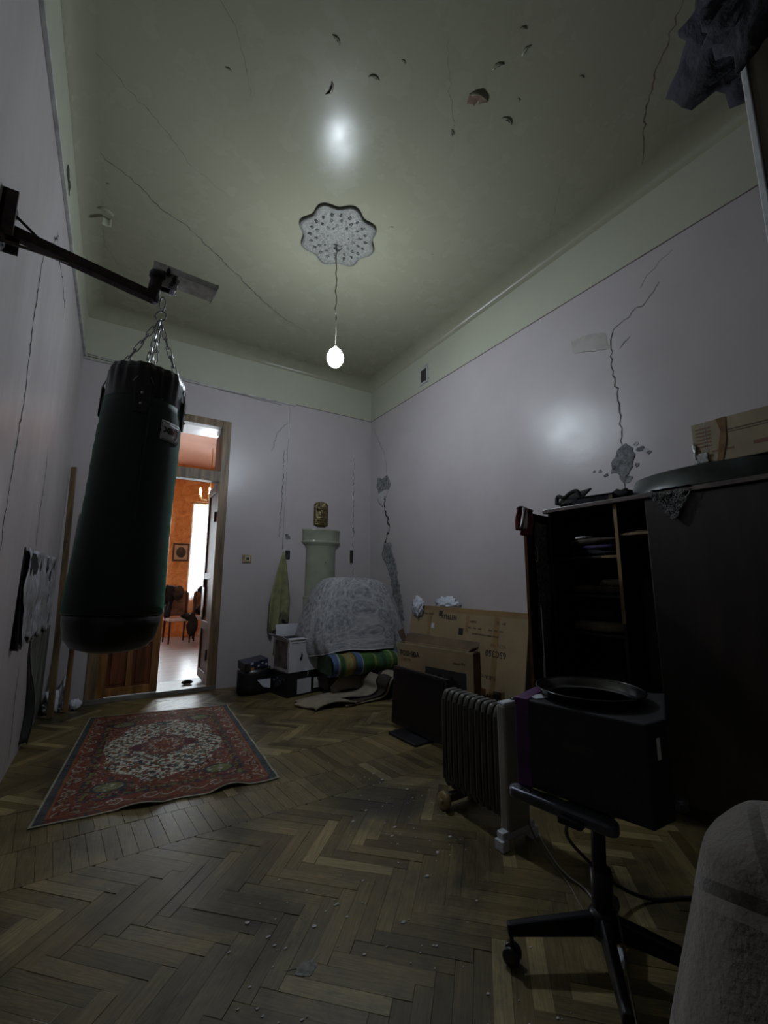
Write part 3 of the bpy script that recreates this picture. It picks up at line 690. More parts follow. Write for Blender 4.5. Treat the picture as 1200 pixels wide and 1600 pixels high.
# reveal floor + far room shell
struct(MB().bb((DX0, YB, -.1), (DX1, YT, -.004)).build('floor.001', 'threshold'))
struct(MB().bb((-2.0, YT, -.1), (4.2, 10.7, -.003)).build('floor.002', 'far_floor_wood'))
struct(MB().bb((-2.0, YT, 3.85), (4.2, 10.7, 4.0)).build('ceiling.001', 'peach_ceiling'))
m = MB(); m.bb((-2.2, YT, -.1), (-2.0, 10.9, 4.0)); m.bb((-2.2, 5.98, -.1), (XL-.2, 6.0, 4.0)); struct(m.build('wall_left.001', 'orange_wallpaper'))
struct(MB().bb((4.2, YT, -.1), (4.4, 10.9, 4.0)).bb((XR+.2, 5.98, -.1), (4.4, 6.0, 4.0)).build('wall_right.001', 'orange_wallpaper'))
m = MB()
for (x0, x1, z0, z1) in ((-2, -.15, 0, 4), (.98, 1.44, 0, 4), (2.5, 4.2, 0, 4), (-.15, .98, 0, .82), (-.15, .98, 3.0, 4), (1.44, 2.5, 0, .82), (1.44, 2.5, 3.02, 4)): m.bb((x0, 10.55, z0-.1 if z0 == 0 else z0), (x1, 10.85, z1))
wb2 = struct(m.build('wall_back.001', 'orange_wallpaper'))
struct(MB().bb((-2, 10.53, 3.5), (4.2, 10.55, 3.60)).build('trim_5', 'door_wood'))
for wi, (x0, x1) in enumerate(((-.15, .98), (1.44, 2.5))):
    wo = bpy.data.objects.new('window_%d' % (wi+1), None); C.objects.link(wo); wo.location = (x0, 10.55, .82); wo['kind'] = 'structure'
    W = x1-x0; H = 2.2 if wi else 2.18; m = MB()
    for a, b in (((0, .10, 0), (.06, .16, H)), ((W-.06, .10, 0), (W, .16, H)), ((.06, .10, 0), (W-.06, .16, .06)), ((.06, .10, H-.06), (W-.06, .16, H)), ((W/2-.035, .10, .06), (W/2+.035, .16, H-.06)), ((.06, .10, 1.45), (W/2-.035, .16, 1.52)), ((W/2+.035, .10, 1.45), (W-.06, .16, 1.52))): m.bb(a, b)
    m.build('window_frame', 'white_plastic', wo, bev=.004)
    for a, b in (((.06, 0, .06), (W/2-.035, 0, 1.45)), ((W/2+.035, 0, .06), (W-.06, 0, 1.45)), ((.06, 0, 1.52), (W/2-.035, 0, H-.06)), ((W/2+.035, 0, 1.52), (W-.06, 0, H-.06))):
        MB().bb((a[0], .125, a[2]), (b[0], .13, b[2])).build('pane', 'window_glass', wo)
    cu = tag(MB().grid(lambda u, v: (x0-.02+(W+.04)*u, 10.50+.018*math.sin(u*60), .55+2.40*v), 120, 2).build('sheer_curtain', 'sheer_curtain'),
        ['white sheer curtain on the left far window, mostly behind the punching bag', 'white sheer curtain over the right far window beyond the doorway'][wi], 'curtain')
    tag(MB().tube([(x0-.08, 10.49, 2.97), (x1+.08, 10.49, 2.97)], .012, 8).build('curtain_rod', 'brass'), ['brass rod of the left far curtain', 'brass rod above the right far curtain'][wi], 'curtain rod')
    L = bpy.data.lights.new('daylight_portal', 'AREA'); L.shape = 'RECTANGLE'; L.size = W; L.size_y = H; L.cycles.is_portal = True
    lo = bpy.data.objects.new('daylight_portal', L); C.objects.link(lo); lo.location = (x0+W/2, 10.84, .82+H/2); lo.rotation_euler = (-PI/2, 0, 0)
# things in the far room
pf = thing('framed_portrait', 'small brown framed oval portrait between the far windows', 'picture', (1.25, 10.55, 1.83))
m = MB(); 
for a, b in (((-.17, -.03, .16), (.17, 0, .20)), ((-.17, -.03, -.20), (.17, 0, -.16)), ((-.17, -.03, -.16), (-.135, 0, .16)), ((.135, -.03, -.16), (.17, 0, .16))): m.bb(a, b)
m.build('frame', 'frame_brown', pf, bev=.004); MB().bb((-.135, -.012, -.16), (.135, 0, .16)).build('mat_board', 'picture_paper', pf)
MB().lathe([(.0, 0), (.098, 0), (.1, .004), (0, .005)], 24, (0, -.012, 0), (0, -1, 0), sx=1, sy=1.18).build('portrait', 'picture_dark', pf)
ch = thing('chandelier', 'gold chandelier with lit candle bulbs in the far room', 'chandelier', (1.50, 8.9, 3.85))
MB().tube([(0, 0, 0), (0, 0, -.85)], .008, 6).lathe([(.0, -.83), (.03, -.86), (.012, -.93), (.035, -1.0), (.012, -1.08), (0, -1.12)], 12).build('stem', 'brass', ch)
for i in range(6):
    a = 2*PI*i/6+.3; c, s_ = math.cos(a), math.sin(a)
    arm = MB().tube([(0, 0, -1.0), (.08*c, .08*s_, -1.07), (.17*c, .17*s_, -1.05), (.20*c, .20*s_, -.98)], .007, 6).lathe([(.03, -.985), (.03, -.98), (0, -.975)], 10, (.20*c, .20*s_, 0)).build('arm', 'brass', ch)
    MB().lathe([(.011, -.975), (.011, -.91), (.018, -.88), (.0, -.83)], 8, (.20*c, .20*s_, 0)).build('candle_bulb', 'candle_glow', arm)
def far_chair(x, y, rz_, label):
    t = thing('dining_chair', label, 'chair', (x, y, 0), rz_, 'chairs in the far room')
    MB().box((0, 0, .45), (.44, .42, .06)).build('seat', 'white_cloth', t, bev=.015)
    MB().grid(lambda u, v: (-.23+.46*u, .20+.02*math.sin(PI*u), .50+.46*v+.07*math.sin(PI*u)*v), 8, 8).build('backrest', 'chair_tan', t, solid=.03)
    for a in (-.19, .19):
        MB().tube([(a, -.18, .43), (a, -.19, .25), (a, -.18, 0)], [.022, .018, .013], 8).build('leg', 'chair_wood', t)
        MB().tube([(a, .20, 1.0), (a, .19, .43), (a, .23, 0)], [.016, .022, .014], 8).build('leg', 'chair_wood', t)
    return t
far_chair(1.17, 9.55, .15, 'red-legged dining chair with white seat, left of the far pair'); far_chair(1.70, 9.75, -.1, 'dining chair with tan back under dark clothes, right of the far pair')
def drapecloth(name, mat, label, cat, pts, group=None):
    m = MB()
    for (c, r, sd) in pts: m.blob(c, r, 16, amp=.6, fr=2.5, seed=sd)
    return tag(m.build(name, mat), label, cat, group)
drapecloth('jacket', 'dark_cloth', 'dark jacket hanging over the left far chair', 'jacket', [((.98, 9.74, .85), (.09, .10, .24), 1), ((1.05, 9.74, 1.0), (.16, .10, .10), 2), ((.97, 9.60, .6), (.06, .1, .16), 5)])
drapecloth('shirt', 'brown_cloth', 'brown shirt draped on the left far chair back', 'shirt', [((1.16, 9.68, .96), (.11, .08, .13), 3)])
drapecloth('trousers', 'black_matt', 'black trousers drooping off the left far chair seat', 'trousers', [((1.34, 9.38, .50), (.12, .11, .07), 4), ((1.40, 9.28, .34), (.09, .05, .20), 6)])
drapecloth('coat', 'dark_cloth', 'dark coat bundled over the right far chair', 'coat', [((1.70, 9.90, 1.02), (.12, .08, .10), 7)])
drapecloth('sweater', 'dark_cloth', 'dark sweater bundled on the right far chair seat', 'sweater', [((1.66, 9.55, .60), (.17, .12, .11), 8)])
m = MB(); 
def skirt(u, v):
    a = 2*PI*u; r = (.24+.10*(1-v))*(1+.07*math.sin(a*9)*(1-v)); return (1.85+r*math.cos(a), 9.15+r*math.sin(a), .16+.36*v)
m.grid(skirt, 72, 6); m.add([skirt(i/72, 1) for i in range(72)], [tuple(range(72))])
tag(m.build('white_tablecloth', 'white_cloth'), 'white pleated cloth hanging from a low stool near the far chairs', 'cloth')
st = thing('low_stool', 'low dark wooden stool beneath the pleated white cloth', 'stool', (1.85, 9.15, 0))
MB().lathe([(0, .47), (.20, .47), (.20, .51), (0, .51)], 20).build('stool_top', 'chair_wood', st)
for i in range(4): a = PI/4+i*PI/2; MB().tube([(.13*math.cos(a), .13*math.sin(a), .47), (.17*math.cos(a), .17*math.sin(a), 0)], .016, 8).build('leg', 'chair_wood', st)
pl = thing('potted_plant', 'small leafy plant on the sill of the right far window', 'plant', (1.85, 10.60, .82))
MB().lathe([(0, 0), (.05, 0), (.07, .12), (.06, .12), (0, .10)], 16).build('pot', 'door_panel', pl)
m = MB()
for i in range(26):
    a = random.uniform(0, 2*PI); r = random.uniform(.03, .28); z = .16+random.uniform(0, .22); c = Vector((r*math.cos(a)*1.3, r*math.sin(a)*.15, z))
    m.add([c, c+Vector((.03, 0, .02)), c+Vector((.06, .01, .0)), c+Vector((.03, -.01, -.02))], [(0, 1, 2, 3)])
    if i % 3 == 0: m.tube([(0, 0, .1), tuple(c)], .003, 4)
m.build('leaves', 'leaf_green', pl)['kind'] = 'stuff'
tag(MB().blob((.84, 5.72, .02), (.05, .035, .022), 12, amp=.6, seed=3, flat=-.003).blob((.88, 5.70, .02), (.03, .03, .02), 12, amp=.6, seed=5, flat=-.003).build('dark_rag', 'black_matt'), 'small black rag lying on the doorway threshold', 'rag')

# ================================================================ LEFT SIDE
# Persian rug
def rug():
    nu, nv = 270, 420
    u, v = np.meshgrid(np.linspace(0, 1, nu+1), np.linspace(0, 1, nv+1))
    P00, P10, P11, P01 = (-.245, 2.865), (.975, 2.745), (1.055, 4.555), (-.065, 4.765)
    X = (1-u)*(1-v)*P00[0]+u*(1-v)*P10[0]+u*v*P11[0]+(1-u)*v*P01[0]
    Y = (1-u)*(1-v)*P00[1]+u*(1-v)*P10[1]+u*v*P11[1]+(1-u)*v*P01[1]
    near = np.exp(-(v/.05)**2); right = np.exp(-((1-u)/.04)**2)
    Y = Y+near*.010*np.sin(u*26)*np.clip(u*2, 0, 1)+.006*np.sin(u*9)*near
    Z = .007+near*.020*np.clip(np.sin(u*17+1.2), 0, 1)*(u > .25)+right*.006*np.clip(np.sin(v*40), 0, 1)+.001*np.sin(u*30)*np.sin(v*25)
    # pattern, units metres on rug (1.2 x 1.85)
    x = (u-.5)*1.2; y = (v-.5)*1.85; ax, ay = np.abs(x), np.abs(y)
    col = np.zeros(x.shape+(3,))
    red = np.array((.185, .050, .030)); dred = np.array((.10, .018, .025)); ivory = np.array((.60, .57, .49)); navy = np.array((.035, .048, .062)); olive = np.array((.17, .16, .06)); rust = np.array((.27, .09, .035)); grey = np.array((.15, .145, .15))
    def vn(sx, sy, seed):
        r = np.random.RandomState(seed).rand(64, 64); a = (x*sx+50) % 64; b = (y*sy+50) % 64
        i, j = a.astype(int), b.astype(int); f, g = a-i, b-j; f = f*f*(3-2*f); g = g*g*(3-2*g)
        return (r[i % 64, j % 64]*(1-f)*(1-g)+r[(i+1) % 64, j % 64]*f*(1-g)+r[i % 64, (j+1) % 64]*(1-f)*g+r[(i+1) % 64, (j+1) % 64]*f*g)
    col[:] = red
    edge = np.minimum(.6-ax, .925-ay)
    n1 = vn(70, 70, 1); n2 = vn(38, 38, 2); n3 = vn(90, 90, 3)
    # motifs function: curls on lattice
    def speck(mask, thr, c, n): 
        k = mask & (n > thr); col[k] = c
    # field
    fld = (ax < .395) & (ay < .70)
    lob = (ax/.385)**2+(ay/.60)**2+.10*np.sin(8*np.arctan2(y/.60, x/.385))
    iv = fld & (lob < 1.0)
    col[fld & ~iv] = red
    col[iv] = ivory
    sym = lambda n: n
    g1 = np.sin(ax*95)*np.sin(ay*80)+.9*(n1-.5)
    speck(iv, .72, rust, g1*.5+.5+.0); speck(iv, .70, navy, vn(48, 48, 21)); speck(iv, .74, rust, vn(52, 52, 22)); speck(iv, .80, grey, vn(64, 64, 23)); speck(iv, .80, olive, n3); speck(iv, .83, red, n1); speck(iv, .80, dred, vn(55, 55, 9))
    speck(iv, .84, np.array((.08, .14, .12)), vn(60, 60, 12))
    med = (ax/.15)**2+(ay/.215)**2+.12*np.cos(10*np.arctan2(y/.215, x/.15))
    pend = (ax < .24) & (ay < .10*(1-ax/.26)) | (ay < .34) & (ax < .05*(1.25-ay/.30))
    pendn = iv & (ax+ay*1.1+.012*np.sin(ay*90) < .245) & (ax > .13); col[pendn] = dred; pn2 = iv & (ay < .31) & (ax < .035*(1.25-ay/.30)+.008*np.sin(ay*80)); col[pn2] = red
    mm = med < 1; col[mm] = red; speck(mm, .62, rust, n2); speck(mm, .7, dred, n1); col[mm & (np.abs(med-.82) < .06)] = navy; col[mm & (np.abs(med-.35) < .05)] = ivory*.7
    speck(mm, .86, ivory*.8, n3)
    # corner clouds
    q = ((ax-.30)/.075)**2+((ay-.60)/.06)**2+.3*(n2-.5)
    col[fld & (q < 1.5)] = navy; col[fld & (q < 1.0)] = olive; speck(fld & (q < 1), .75, ivory*.6, n1)
    out = fld & ~iv & (q > 1.5); speck(out, .74, rust, n1); speck(out, .83, ivory*.8, n3); speck(out, .80, navy, n2)
    # borders
    bd = ~fld; inner = bd & (ax < .425) & (ay < .73); col[inner] = dred; speck(inner, .55, olive, n1)
    inner2 = bd & ~inner & (ax < .445) & (ay < .75); col[inner2] = navy; speck(inner2, .6, rust, n3)
    main = bd & ~inner & ~inner2 & (edge > .055); col[main] = red
    s = np.where(ax > .445, y, x); t = np.where(ax > .445, ax-.495, ay-.81)
    ph = (s % .17)/.17-.5; c1 = np.sqrt((ph*.17)**2+t**2)
    a1 = np.arctan2(t, ph*.17); rm = .033+.003*np.sin(a1*6); col[main & (np.abs(c1-rm) < .0055) & (n1 > .34)] = ivory*.62; col[main & (c1 < .020)] = rust; col[main & (c1 < .011) & (n3 > .3)] = navy; speck(main & (c1 < .022), .75, ivory*.5, n1)
    wv = np.abs(t-.030*np.sin(s*2*PI/.17+PI/2)) < .004; col[main & wv & (c1 > .043)] = ivory*.6
    speck(main & (c1 > .045), .80, olive, n1); speck(main & (c1 > .045), .82, dred, n2)
    og = edge < .055; col[og] = np.where((ax > .545)[og][:, None], grey*.55, red*.9); speck(og, .7, navy, n1); col[(np.abs(edge-.058) < .005)] = rust*1.1
    col[edge < .010] = np.array((.40, .36, .27))
    verts = np.stack([X, Y, Z], -1).reshape(-1, 3)
    i = np.arange(nv)[:, None]*(nu+1)+np.arange(nu)[None, :]; i = i.ravel()
    faces = np.stack([i, i+1, i+nu+2, i+nu+1], -1)
    me = bpy.data.meshes.new('rug'); me.from_pydata(verts.tolist(), [], faces.tolist()); me.materials.append(MATS['rug_pile'])
    col = col*np.array((.80, .84, .84)); set_attr(me, 'pattern', col.reshape(-1, 3))
    o = bpy.data.objects.new('rug', me); C.objects.link(o); q = o.modifiers.new('s', 'SOLIDIFY'); q.thickness = .005; q.offset = -1
    return tag(o, 'red oriental rug with ivory field and central medallion, on parquet', 'rug')
rug()
def slat(name, a, b, w_, t_, label, mat='slat_wood'):
    a, b = Vector(a), Vector(b); d = (b-a).normalized(); s = d.cross(Vector((.3, 1, 0))).normalized(); n = s.cross(d)
    m = MB(); m.hexa([a-s*w_/2-n*t_/2, a+s*w_/2-n*t_/2, a+s*w_/2+n*t_/2, a-s*w_/2+n*t_/2, b-s*w_/2-n*t_/2, b+s*w_/2-n*t_/2, b+s*w_/2+n*t_/2, b-s*w_/2+n*t_/2])
    return tag(m.build(name, mat, bev=.003), label, 'wood slat')
slat('wood_slat', (-.357, 4.90, .012), (-.425, 5.20, 2.33), .048, .022, 'long thin wooden slat leaning into the left corner, nearer one')
slat('wood_slat', (-.262, 5.06, .012), (-.275, 5.22, 1.9), .040, .022, 'wooden slat leaning on back wall mostly behind the punching bag', 'pine_wood')
def bagcloth(c, r, seed, flat): return MB().blob(c, r, 28, amp=.75, fr=2.6, seed=seed, flat=flat)
m = bagcloth((-.375, 5.14, .09), (.055, .09, .12), 4, .002); m.blob((-.30, 5.175, .16), (.045, .06, .12), 24, amp=.7, fr=2.5, seed=9, flat=.002); m.blob((-.20, 5.16, .045), (.05, .05, .05), 20, amp=.7, seed=2, flat=.002)
tag(m.build('plastic_bag', 'plastic_bag'), 'crumpled white plastic bag behind the slats in left corner', 'plastic bag')
# peeling poster on the left wall
ps = thing('wall_poster', 'wrinkled grey and white poster peeling off the left wall', 'poster', (XL, 4.1, 1.1))
def pfn(u, v):
    y = 3.36+1.66*u; z = .80+.60*v
    lift = .035*math.exp(-(u/.07)**2)*(.55+.45*math.cos(v*3.0+.4))+.014+.030*mnoise.noise(Vector((u*7, v*3, 1)))+.012*mnoise.noise(Vector((u*22, v*9, 4)))
    if v < .12: z += .03*math.sin(u*30)*(.12-v)/.12
    return (lift, y-4.1-.05*(1-v)*(1-u), z-1.1)
MB().grid(pfn, 60, 24).build('sheet', 'wrinkled_poster', ps, solid=.002)
MB().grid(lambda u, v: (.004+.002*math.sin(9*u), 3.38+1.6*u-4.1, .82+.56*v-1.1), 10, 6).build('backing', 'black_matt', ps)
MB().grid(lambda u, v: (.001+.036*(1-u)*(.55+.45*math.cos(v*3.0+.4)), 3.325+.040*u-4.1-.05*(1-v), .80+.60*v-1.1), 3, 16).build('gap_shade', 'black_matt', ps, solid=.003)  # black strip painting the shade in the gap behind the lifted edge
p2 = thing('loose_wallpaper', 'mottled dark grey wallpaper sheet sagging below the poster', 'wallpaper', (XL, 4.7, 0))
MB().grid(lambda u, v: (.006+.05*math.exp(-(u/.08)**2)*(.5+.5*math.sin(v*4.5+.6)), 4.17+1.02*u-4.7+.10*math.sin(v*5)*(1-u), .03+.76*v), 30, 24).build('sheet', 'sheet_glue', p2, solid=.002)
MB().grid(lambda u, v: (.002+.050*u*(.5+.5*math.sin(v*4.5+.6)), 4.12+.05*u-4.7+.10*math.sin(v*5), .05+.72*v), 3, 16).build('gap_shade', 'black_matt', p2, solid=.003)  # shaded gap beside the loose sheet, painted as a black strip

# wall bracket with arm
br = thing('wall_bracket', 'rusty iron wall bracket with angled arm carrying the punching bag', 'bracket', (XL, 2.0, 2.5))
lx = -XL+.035
m = MB(); m.bb((0, -.11, -.06), (.010, .005, .13)); m.bb((0, -.005, -.06), (.045, .005, .03)); m.bb((0, -.11, -.05), (.045, -.10, .13))
for k in range(5): m.add([(0, -.11+.02*k, -.06), (.01, -.09+.02*k, -.06), (.006, -.10+.02*k, -.075-.012*(k % 2))], [(0, 1, 2)])
m.build('wall_plate', 'rust_iron', br)
arm_a, arm_b = Vector((.008, -.005, .03)), Vector((lx+.015, .0, -.06))
def beam(a, b, w_, h_):
    d = (b-a).normalized(); s = d.cross(Vector((0, 0, 1))).normalized(); n = s.cross(d); m = MB()
    return m.hexa([a-s*w_/2-n*h_/2, a+s*w_/2-n*h_/2, a+s*w_/2+n*h_/2, a-s*w_/2+n*h_/2, b-s*w_/2-n*h_/2, b+s*w_/2-n*h_/2, b+s*w_/2+n*h_/2, b-s*w_/2+n*h_/2])
beam(arm_a, arm_b, .045, .040).build('arm', 'rust_iron', br, bev=.004)
MB().tube([(.010, -.02, .105), (.13, 0, .015)], .0055, 8).bb((.0, -.035, .085), (.03, -.005, .115)).build('stay_rod', 'rust_iron', br)
MB().tube([(.0, -.36, -.245), (.20, 0, -.02)], .0055, 8).build('stay_rod', 'rust_iron', br)
MB().tube([(lx+.005, 0, -.075), (lx+.02, 0, .055)], .026, 12).build('upright', 'rust_iron', br)
MB().tube([(lx+.02, 0, .04), (lx+.02, 0, .062)], .034, 12).build('collar', 'steel_dark', br)
ang = Matrix.Rotation(.08, 3, 'Z')
m = MB(); m.box((lx+.13, .05, .098), (.27, .14, .006), ang); m.box((lx+.135, .05-.07, .085), (.27, .005, .03), ang); m.box((lx+.267, .05, .088), (.004, .138, .02), ang); m.build('channel_plate', 'grey_plate', br)
m = MB(); m.box((lx+.062, -.01, .045), (.075, .006, .085)); m.box((lx+.062, .03, .045), (.075, .006, .085)); m.box((lx+.095, .01, .03), (.012, .045, .06), (0, .3, 0)); m.build('swivel', 'chrome', br, bev=.002)
for (dx, dz) in ((.06, .075), (.085, .045), (.075, .012), (.04, .05)):
    MB().tube([(lx+dx, -.045, dz), (lx+dx, .05, dz)], .0055, 6).lathe([(0, 0), (.010, 0), (.010, .008), (0, .008)], 6, (lx+dx, -.030, dz), (0, 1, 0)).build('bolt', 'steel_dark', br)
# punching bag
BX, BY = .010, 2.0
bgp = thing('punching_bag', 'dark green cylindrical punching bag with black bands hanging on four chains', 'punching bag', (BX, BY, .93)); bgp.rotation_euler = (0, .042, 0)
prof = [(.0, .004), (.08, .006), (.128, .022), (.152, .055), (.163, .11), (.166, .145)]
MB().lathe(prof, 48).build('bottom_cap', 'bag_black', bgp)
def rr(z): return .166-.022*max(0, (z-.2)/.8)**1.2+.003*math.sin(z*9)
m = MB().lathe([(rr(z)+(.002 if k % 2 else 0), z) for k, z in enumerate(np.linspace(.145, 1.005, 24))], 48); m.build('cover', 'bag_green', bgp)
m = MB()
def tb(u, v):
    a = 2*PI*u; z = .995+.145*v; r = (.147+.004*math.sin(a*23)*v+.005*math.sin(a*7+1)*v)*(1-.13*max(0, v-.8)*5*.6); return (r*math.cos(a), r*math.sin(a), z)
m.grid(tb, 96, 10); m.add([tb(i/96, 1) for i in range(96)]+[(0, 0, 1.115)], [(i, (i+1) % 96, 96) for i in range(96)])
m.build('top_band', 'bag_black', bgp)
m = MB().tube([(.167*math.cos(a), .167*math.sin(a), .147) for a in np.linspace(0, 2*PI, 49)[:-1]], .003, 5, closed=True); m.build('seam', 'bag_black', bgp)
m = MB().tube([(.157*math.cos(1.25*PI+.9+i*.0), .157*math.sin(1.25*PI+.9), z) for i, z in enumerate(np.linspace(.14, .95, 20))], .0025, 5); m.build('seam', 'bag_black', bgp)
top = Vector((.01, 0, 1.455))
ring_c = Vector((.01, 0, 1.435))
MB().tube([ring_c+Vector((.024*math.cos(a)*.85, .024*math.cos(a)*-.5, .024*math.sin(a))) for a in np.linspace(0, 2*PI, 25)[:-1]], .0035, 6, closed=True).build('ring', 'chain_steel', bgp)
MB().tube([ring_c+Vector((.011*math.cos(a), .0, .058+.036*math.sin(a))) for a in np.linspace(0, 2*PI, 21)[:-1]], .0036, 6, closed=True).build('carabiner', 'chrome', bgp)
def link(c, d, side, par, L=.030, r=.0026):
    d = d.normalized(); s = d.cross(side).normalized(); pts = []
    for a in np.linspace(0, 2*PI, 17)[:-1]:
        x, y = math.cos(a), math.sin(a); pts.append(c+d*(y*.008+math.copysign(L/2-.008, y) if abs(y) > 1e-6 else 0)+s*x*.0085)
    return MB().tube(pts, r, 5, closed=True).build('link', 'chain_steel', par)
for k, a in enumerate((math.radians(x) for x in (-96, 172, -12, 80))):
    e = Vector((.120*math.cos(a), .120*math.sin(a), 1.125)); st_ = ring_c+Vector((0, 0, -.02)); d = e-st_; n = 7
    cm = link(st_+d*.5/n, d, Vector((1, 0, 0)), bgp, d.length/n*1.28); cm.name = 'chain'
    for i in range(1, n): link(st_+d*(i+.5)/n, d, Vector((1, 0, 0)) if i % 2 == 0 else Vector((0, 1, 0)), cm, d.length/n*1.28)
    t = Vector((-math.sin(a), math.cos(a), 0)); rr_ = .152; p = Vector((rr_*math.cos(a), rr_*math.sin(a), 0))
    q = Vector((math.cos(a), math.sin(a), 0))
    MB().tube([p+t*.035+Vector((0, 0, 1.045)), q*.137+Vector((0, 0, 1.12)), p-t*.035+Vector((0, 0, 1.045))], .0028, 6).build('hanging_loop', 'chain_steel', bgp)
    sb = MB().hexa([p*.985-t*.025+Vector((0, 0, .92)), p*.985+t*.025+Vector((0, 0, .92)), p*1.03+t*.025+Vector((0, 0, .92)), p*1.03-t*.025+Vector((0, 0, .92)), p*.985-t*.03+Vector((0, 0, 1.05)), p*.985+t*.03+Vector((0, 0, 1.05)), p*1.03+t*.03+Vector((0, 0, 1.05)), p*1.03-t*.03+Vector((0, 0, 1.05))]).build('strap_tab', 'bag_black', bgp, bev=.004)
    for zz in (1.0, .955): MB().blob(tuple(p*1.035+Vector((0, 0, zz))), (.007, .007, .007), 10).build('rivet', 'chrome', sb)
# brand label curved on the bag
LZ0, LZ1, LA0, LA1 = .835, .915, math.radians(-65), math.radians(-28)
def lb(u, v, off=.001):
    a = LA0+(LA1-LA0)*u; r = rr(LZ0+.04)+.0045+off; return (r*math.cos(a), r*math.sin(a), LZ0+(LZ1-LZ0)*v)
lo = MB().grid(lambda u, v: lb(u, v, .0), 16, 4).build('brand_label', 'label_white', bgp, solid=.001)
MB().tube([lb(u, .05, .001) for u in np.linspace(.03, .97, 9)]+[lb(.97, v, .001) for v in np.linspace(.1, .95, 4)]+[lb(u, .95, .001) for u in np.linspace(.97, .03, 9)]+[lb(.03, v, .001) for v in np.linspace(.9, .1, 4)], .0007, 4, closed=True).build('label_border', 'ink_black', lo)
for chh, uu, mt in (('X', .24, 'ink_black'), ('B', .43, 'ink_black'), ('Y', .60, 'ink_red')):
    p = Vector(lb(uu, .52, .0025)); a = LA0+(LA1-LA0)*uu; text(chh, .034, p, (-math.sin(a), math.cos(a), 0), (0, 0, 1), mt, lo, bold=.0012, sx=1.25)
MB().tube([lb(.73+.12*math.cos(t), .52+.30*math.sin(t), .002) for t in np.linspace(-2.2, 2.4, 14)], .0014, 4).build('logo_ring', 'ink_red', lo)

# ================================================================ BACK WALL
sv = thing('stove_column', 'pale green half-round stove column with wide cap on back wall', 'stove', (2.32, YB, 0))
def half(prof, name, mat='stove_green', par=sv): return MB().lathe(prof, 28, (0, 0, 0), None, 0, PI, 2*PI, 1, .55).build(name, mat, par)
half([(.228, 0), (.228, .98), (.220, 1.0)], 'lower_shaft'); half([(.232, .98), (.234, .99), (.232, 1.01), (.21, 1.015)], 'belt')
half([(.212, 1.01), (.208, 1.62), (.222, 1.64), (.224, 1.655)], 'shaft')
half([(.222, 1.655), (.255, 1.685), (.272, 1.70), (.272, 1.715), (.262, 1.72), (.264, 1.73), (.264, 1.85), (.27, 1.855), (.272, 1.875), (.0, 1.878)], 'cap')
MB().blob((0.02, -.118, 1.44), (.007, .004, .007), 8).build('screw', 'steel_dark', sv)
mk = thing('wall_mask', 'small carved bronze mask plaque above the stove column', 'mask', (2.31, YB, 2.09))
def mf(u, v):
    x = (u-.5)*2; y = (v-.5)*2; w_ = .100*(1-.10*max(0, y)**3)
    h = .045*(1-x*x)**.5*(1-.25*abs(y)**3) if abs(x) < 1 else 0
    z = y*.150+.018*(1-x*x)*(1 if y > 0 else -1)*max(0, abs(y)-.6)*2
    h += .018*math.exp(-((x/.16)**2+((y-.05)/.28)**2))                       # nose
    for s_ in (-1, 1): h -= .012*math.exp(-(((x-s_*.42)/.17)**2+((y-.25)/.09)**2))
    h += .009*math.exp(-((y-.42)/.06)**2)*(abs(x) < .8); h += .010*math.exp(-((x/.35)**2+((y+.38)/.07)**2)); h -= .010*math.exp(-((x/.3)**2+((y+.48)/.035)**2))
    h += .004*math.sin(x*26)*(y > .6)+.004*math.sin(y*40)*(y < -.6)
    return (x*w_, -max(.0, h), z)
MB().grid(mf, 40, 56).build('face', 'bronze', mk)
m = MB(); m.prism([(-.103, -.15), (-.05, -.175), (.05, -.175), (.103, -.15), (.103, .13), (.06, .16), (0, .175), (-.06, .16), (-.103, .13)], 0, .012, fr=(Vector((0, 0, 0)), Vector((1, 0, 0)), Vector((0, 0, 1)), Vector((0, -1, 0)))); m.build('back_plate', 'bronze', mk)
# towel hanging
tw = thing('hanging_towel', 'olive green towel hanging from a nail left of the stove', 'towel', (1.80, YB, 1.55))
def tf(u, v):
    s_ = v; w0 = .008+.125*min(1, s_*1.4)**.8; x = (u-.5)*2*w0-.03*s_; fold = .022*s_*math.sin(u*16+1)+.012
    z = -(.86+.20*abs(u-.55)*-1+.10*math.sin(u*7))*s_
    if u < .5: z -= .06*s_
    return (x, -.03-fold*.9, z)
MB().grid(tf, 40, 30).build('cloth', 'towel', tw, solid=.006)
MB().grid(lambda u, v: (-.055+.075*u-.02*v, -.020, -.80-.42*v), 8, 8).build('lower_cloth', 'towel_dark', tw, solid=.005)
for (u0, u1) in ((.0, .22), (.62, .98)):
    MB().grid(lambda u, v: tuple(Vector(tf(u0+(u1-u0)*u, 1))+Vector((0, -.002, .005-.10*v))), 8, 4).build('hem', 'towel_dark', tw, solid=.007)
MB().tube([(0, 0, .0), (0, -.04, .01)], .004, 6).build('nail', 'steel_dark', tw)
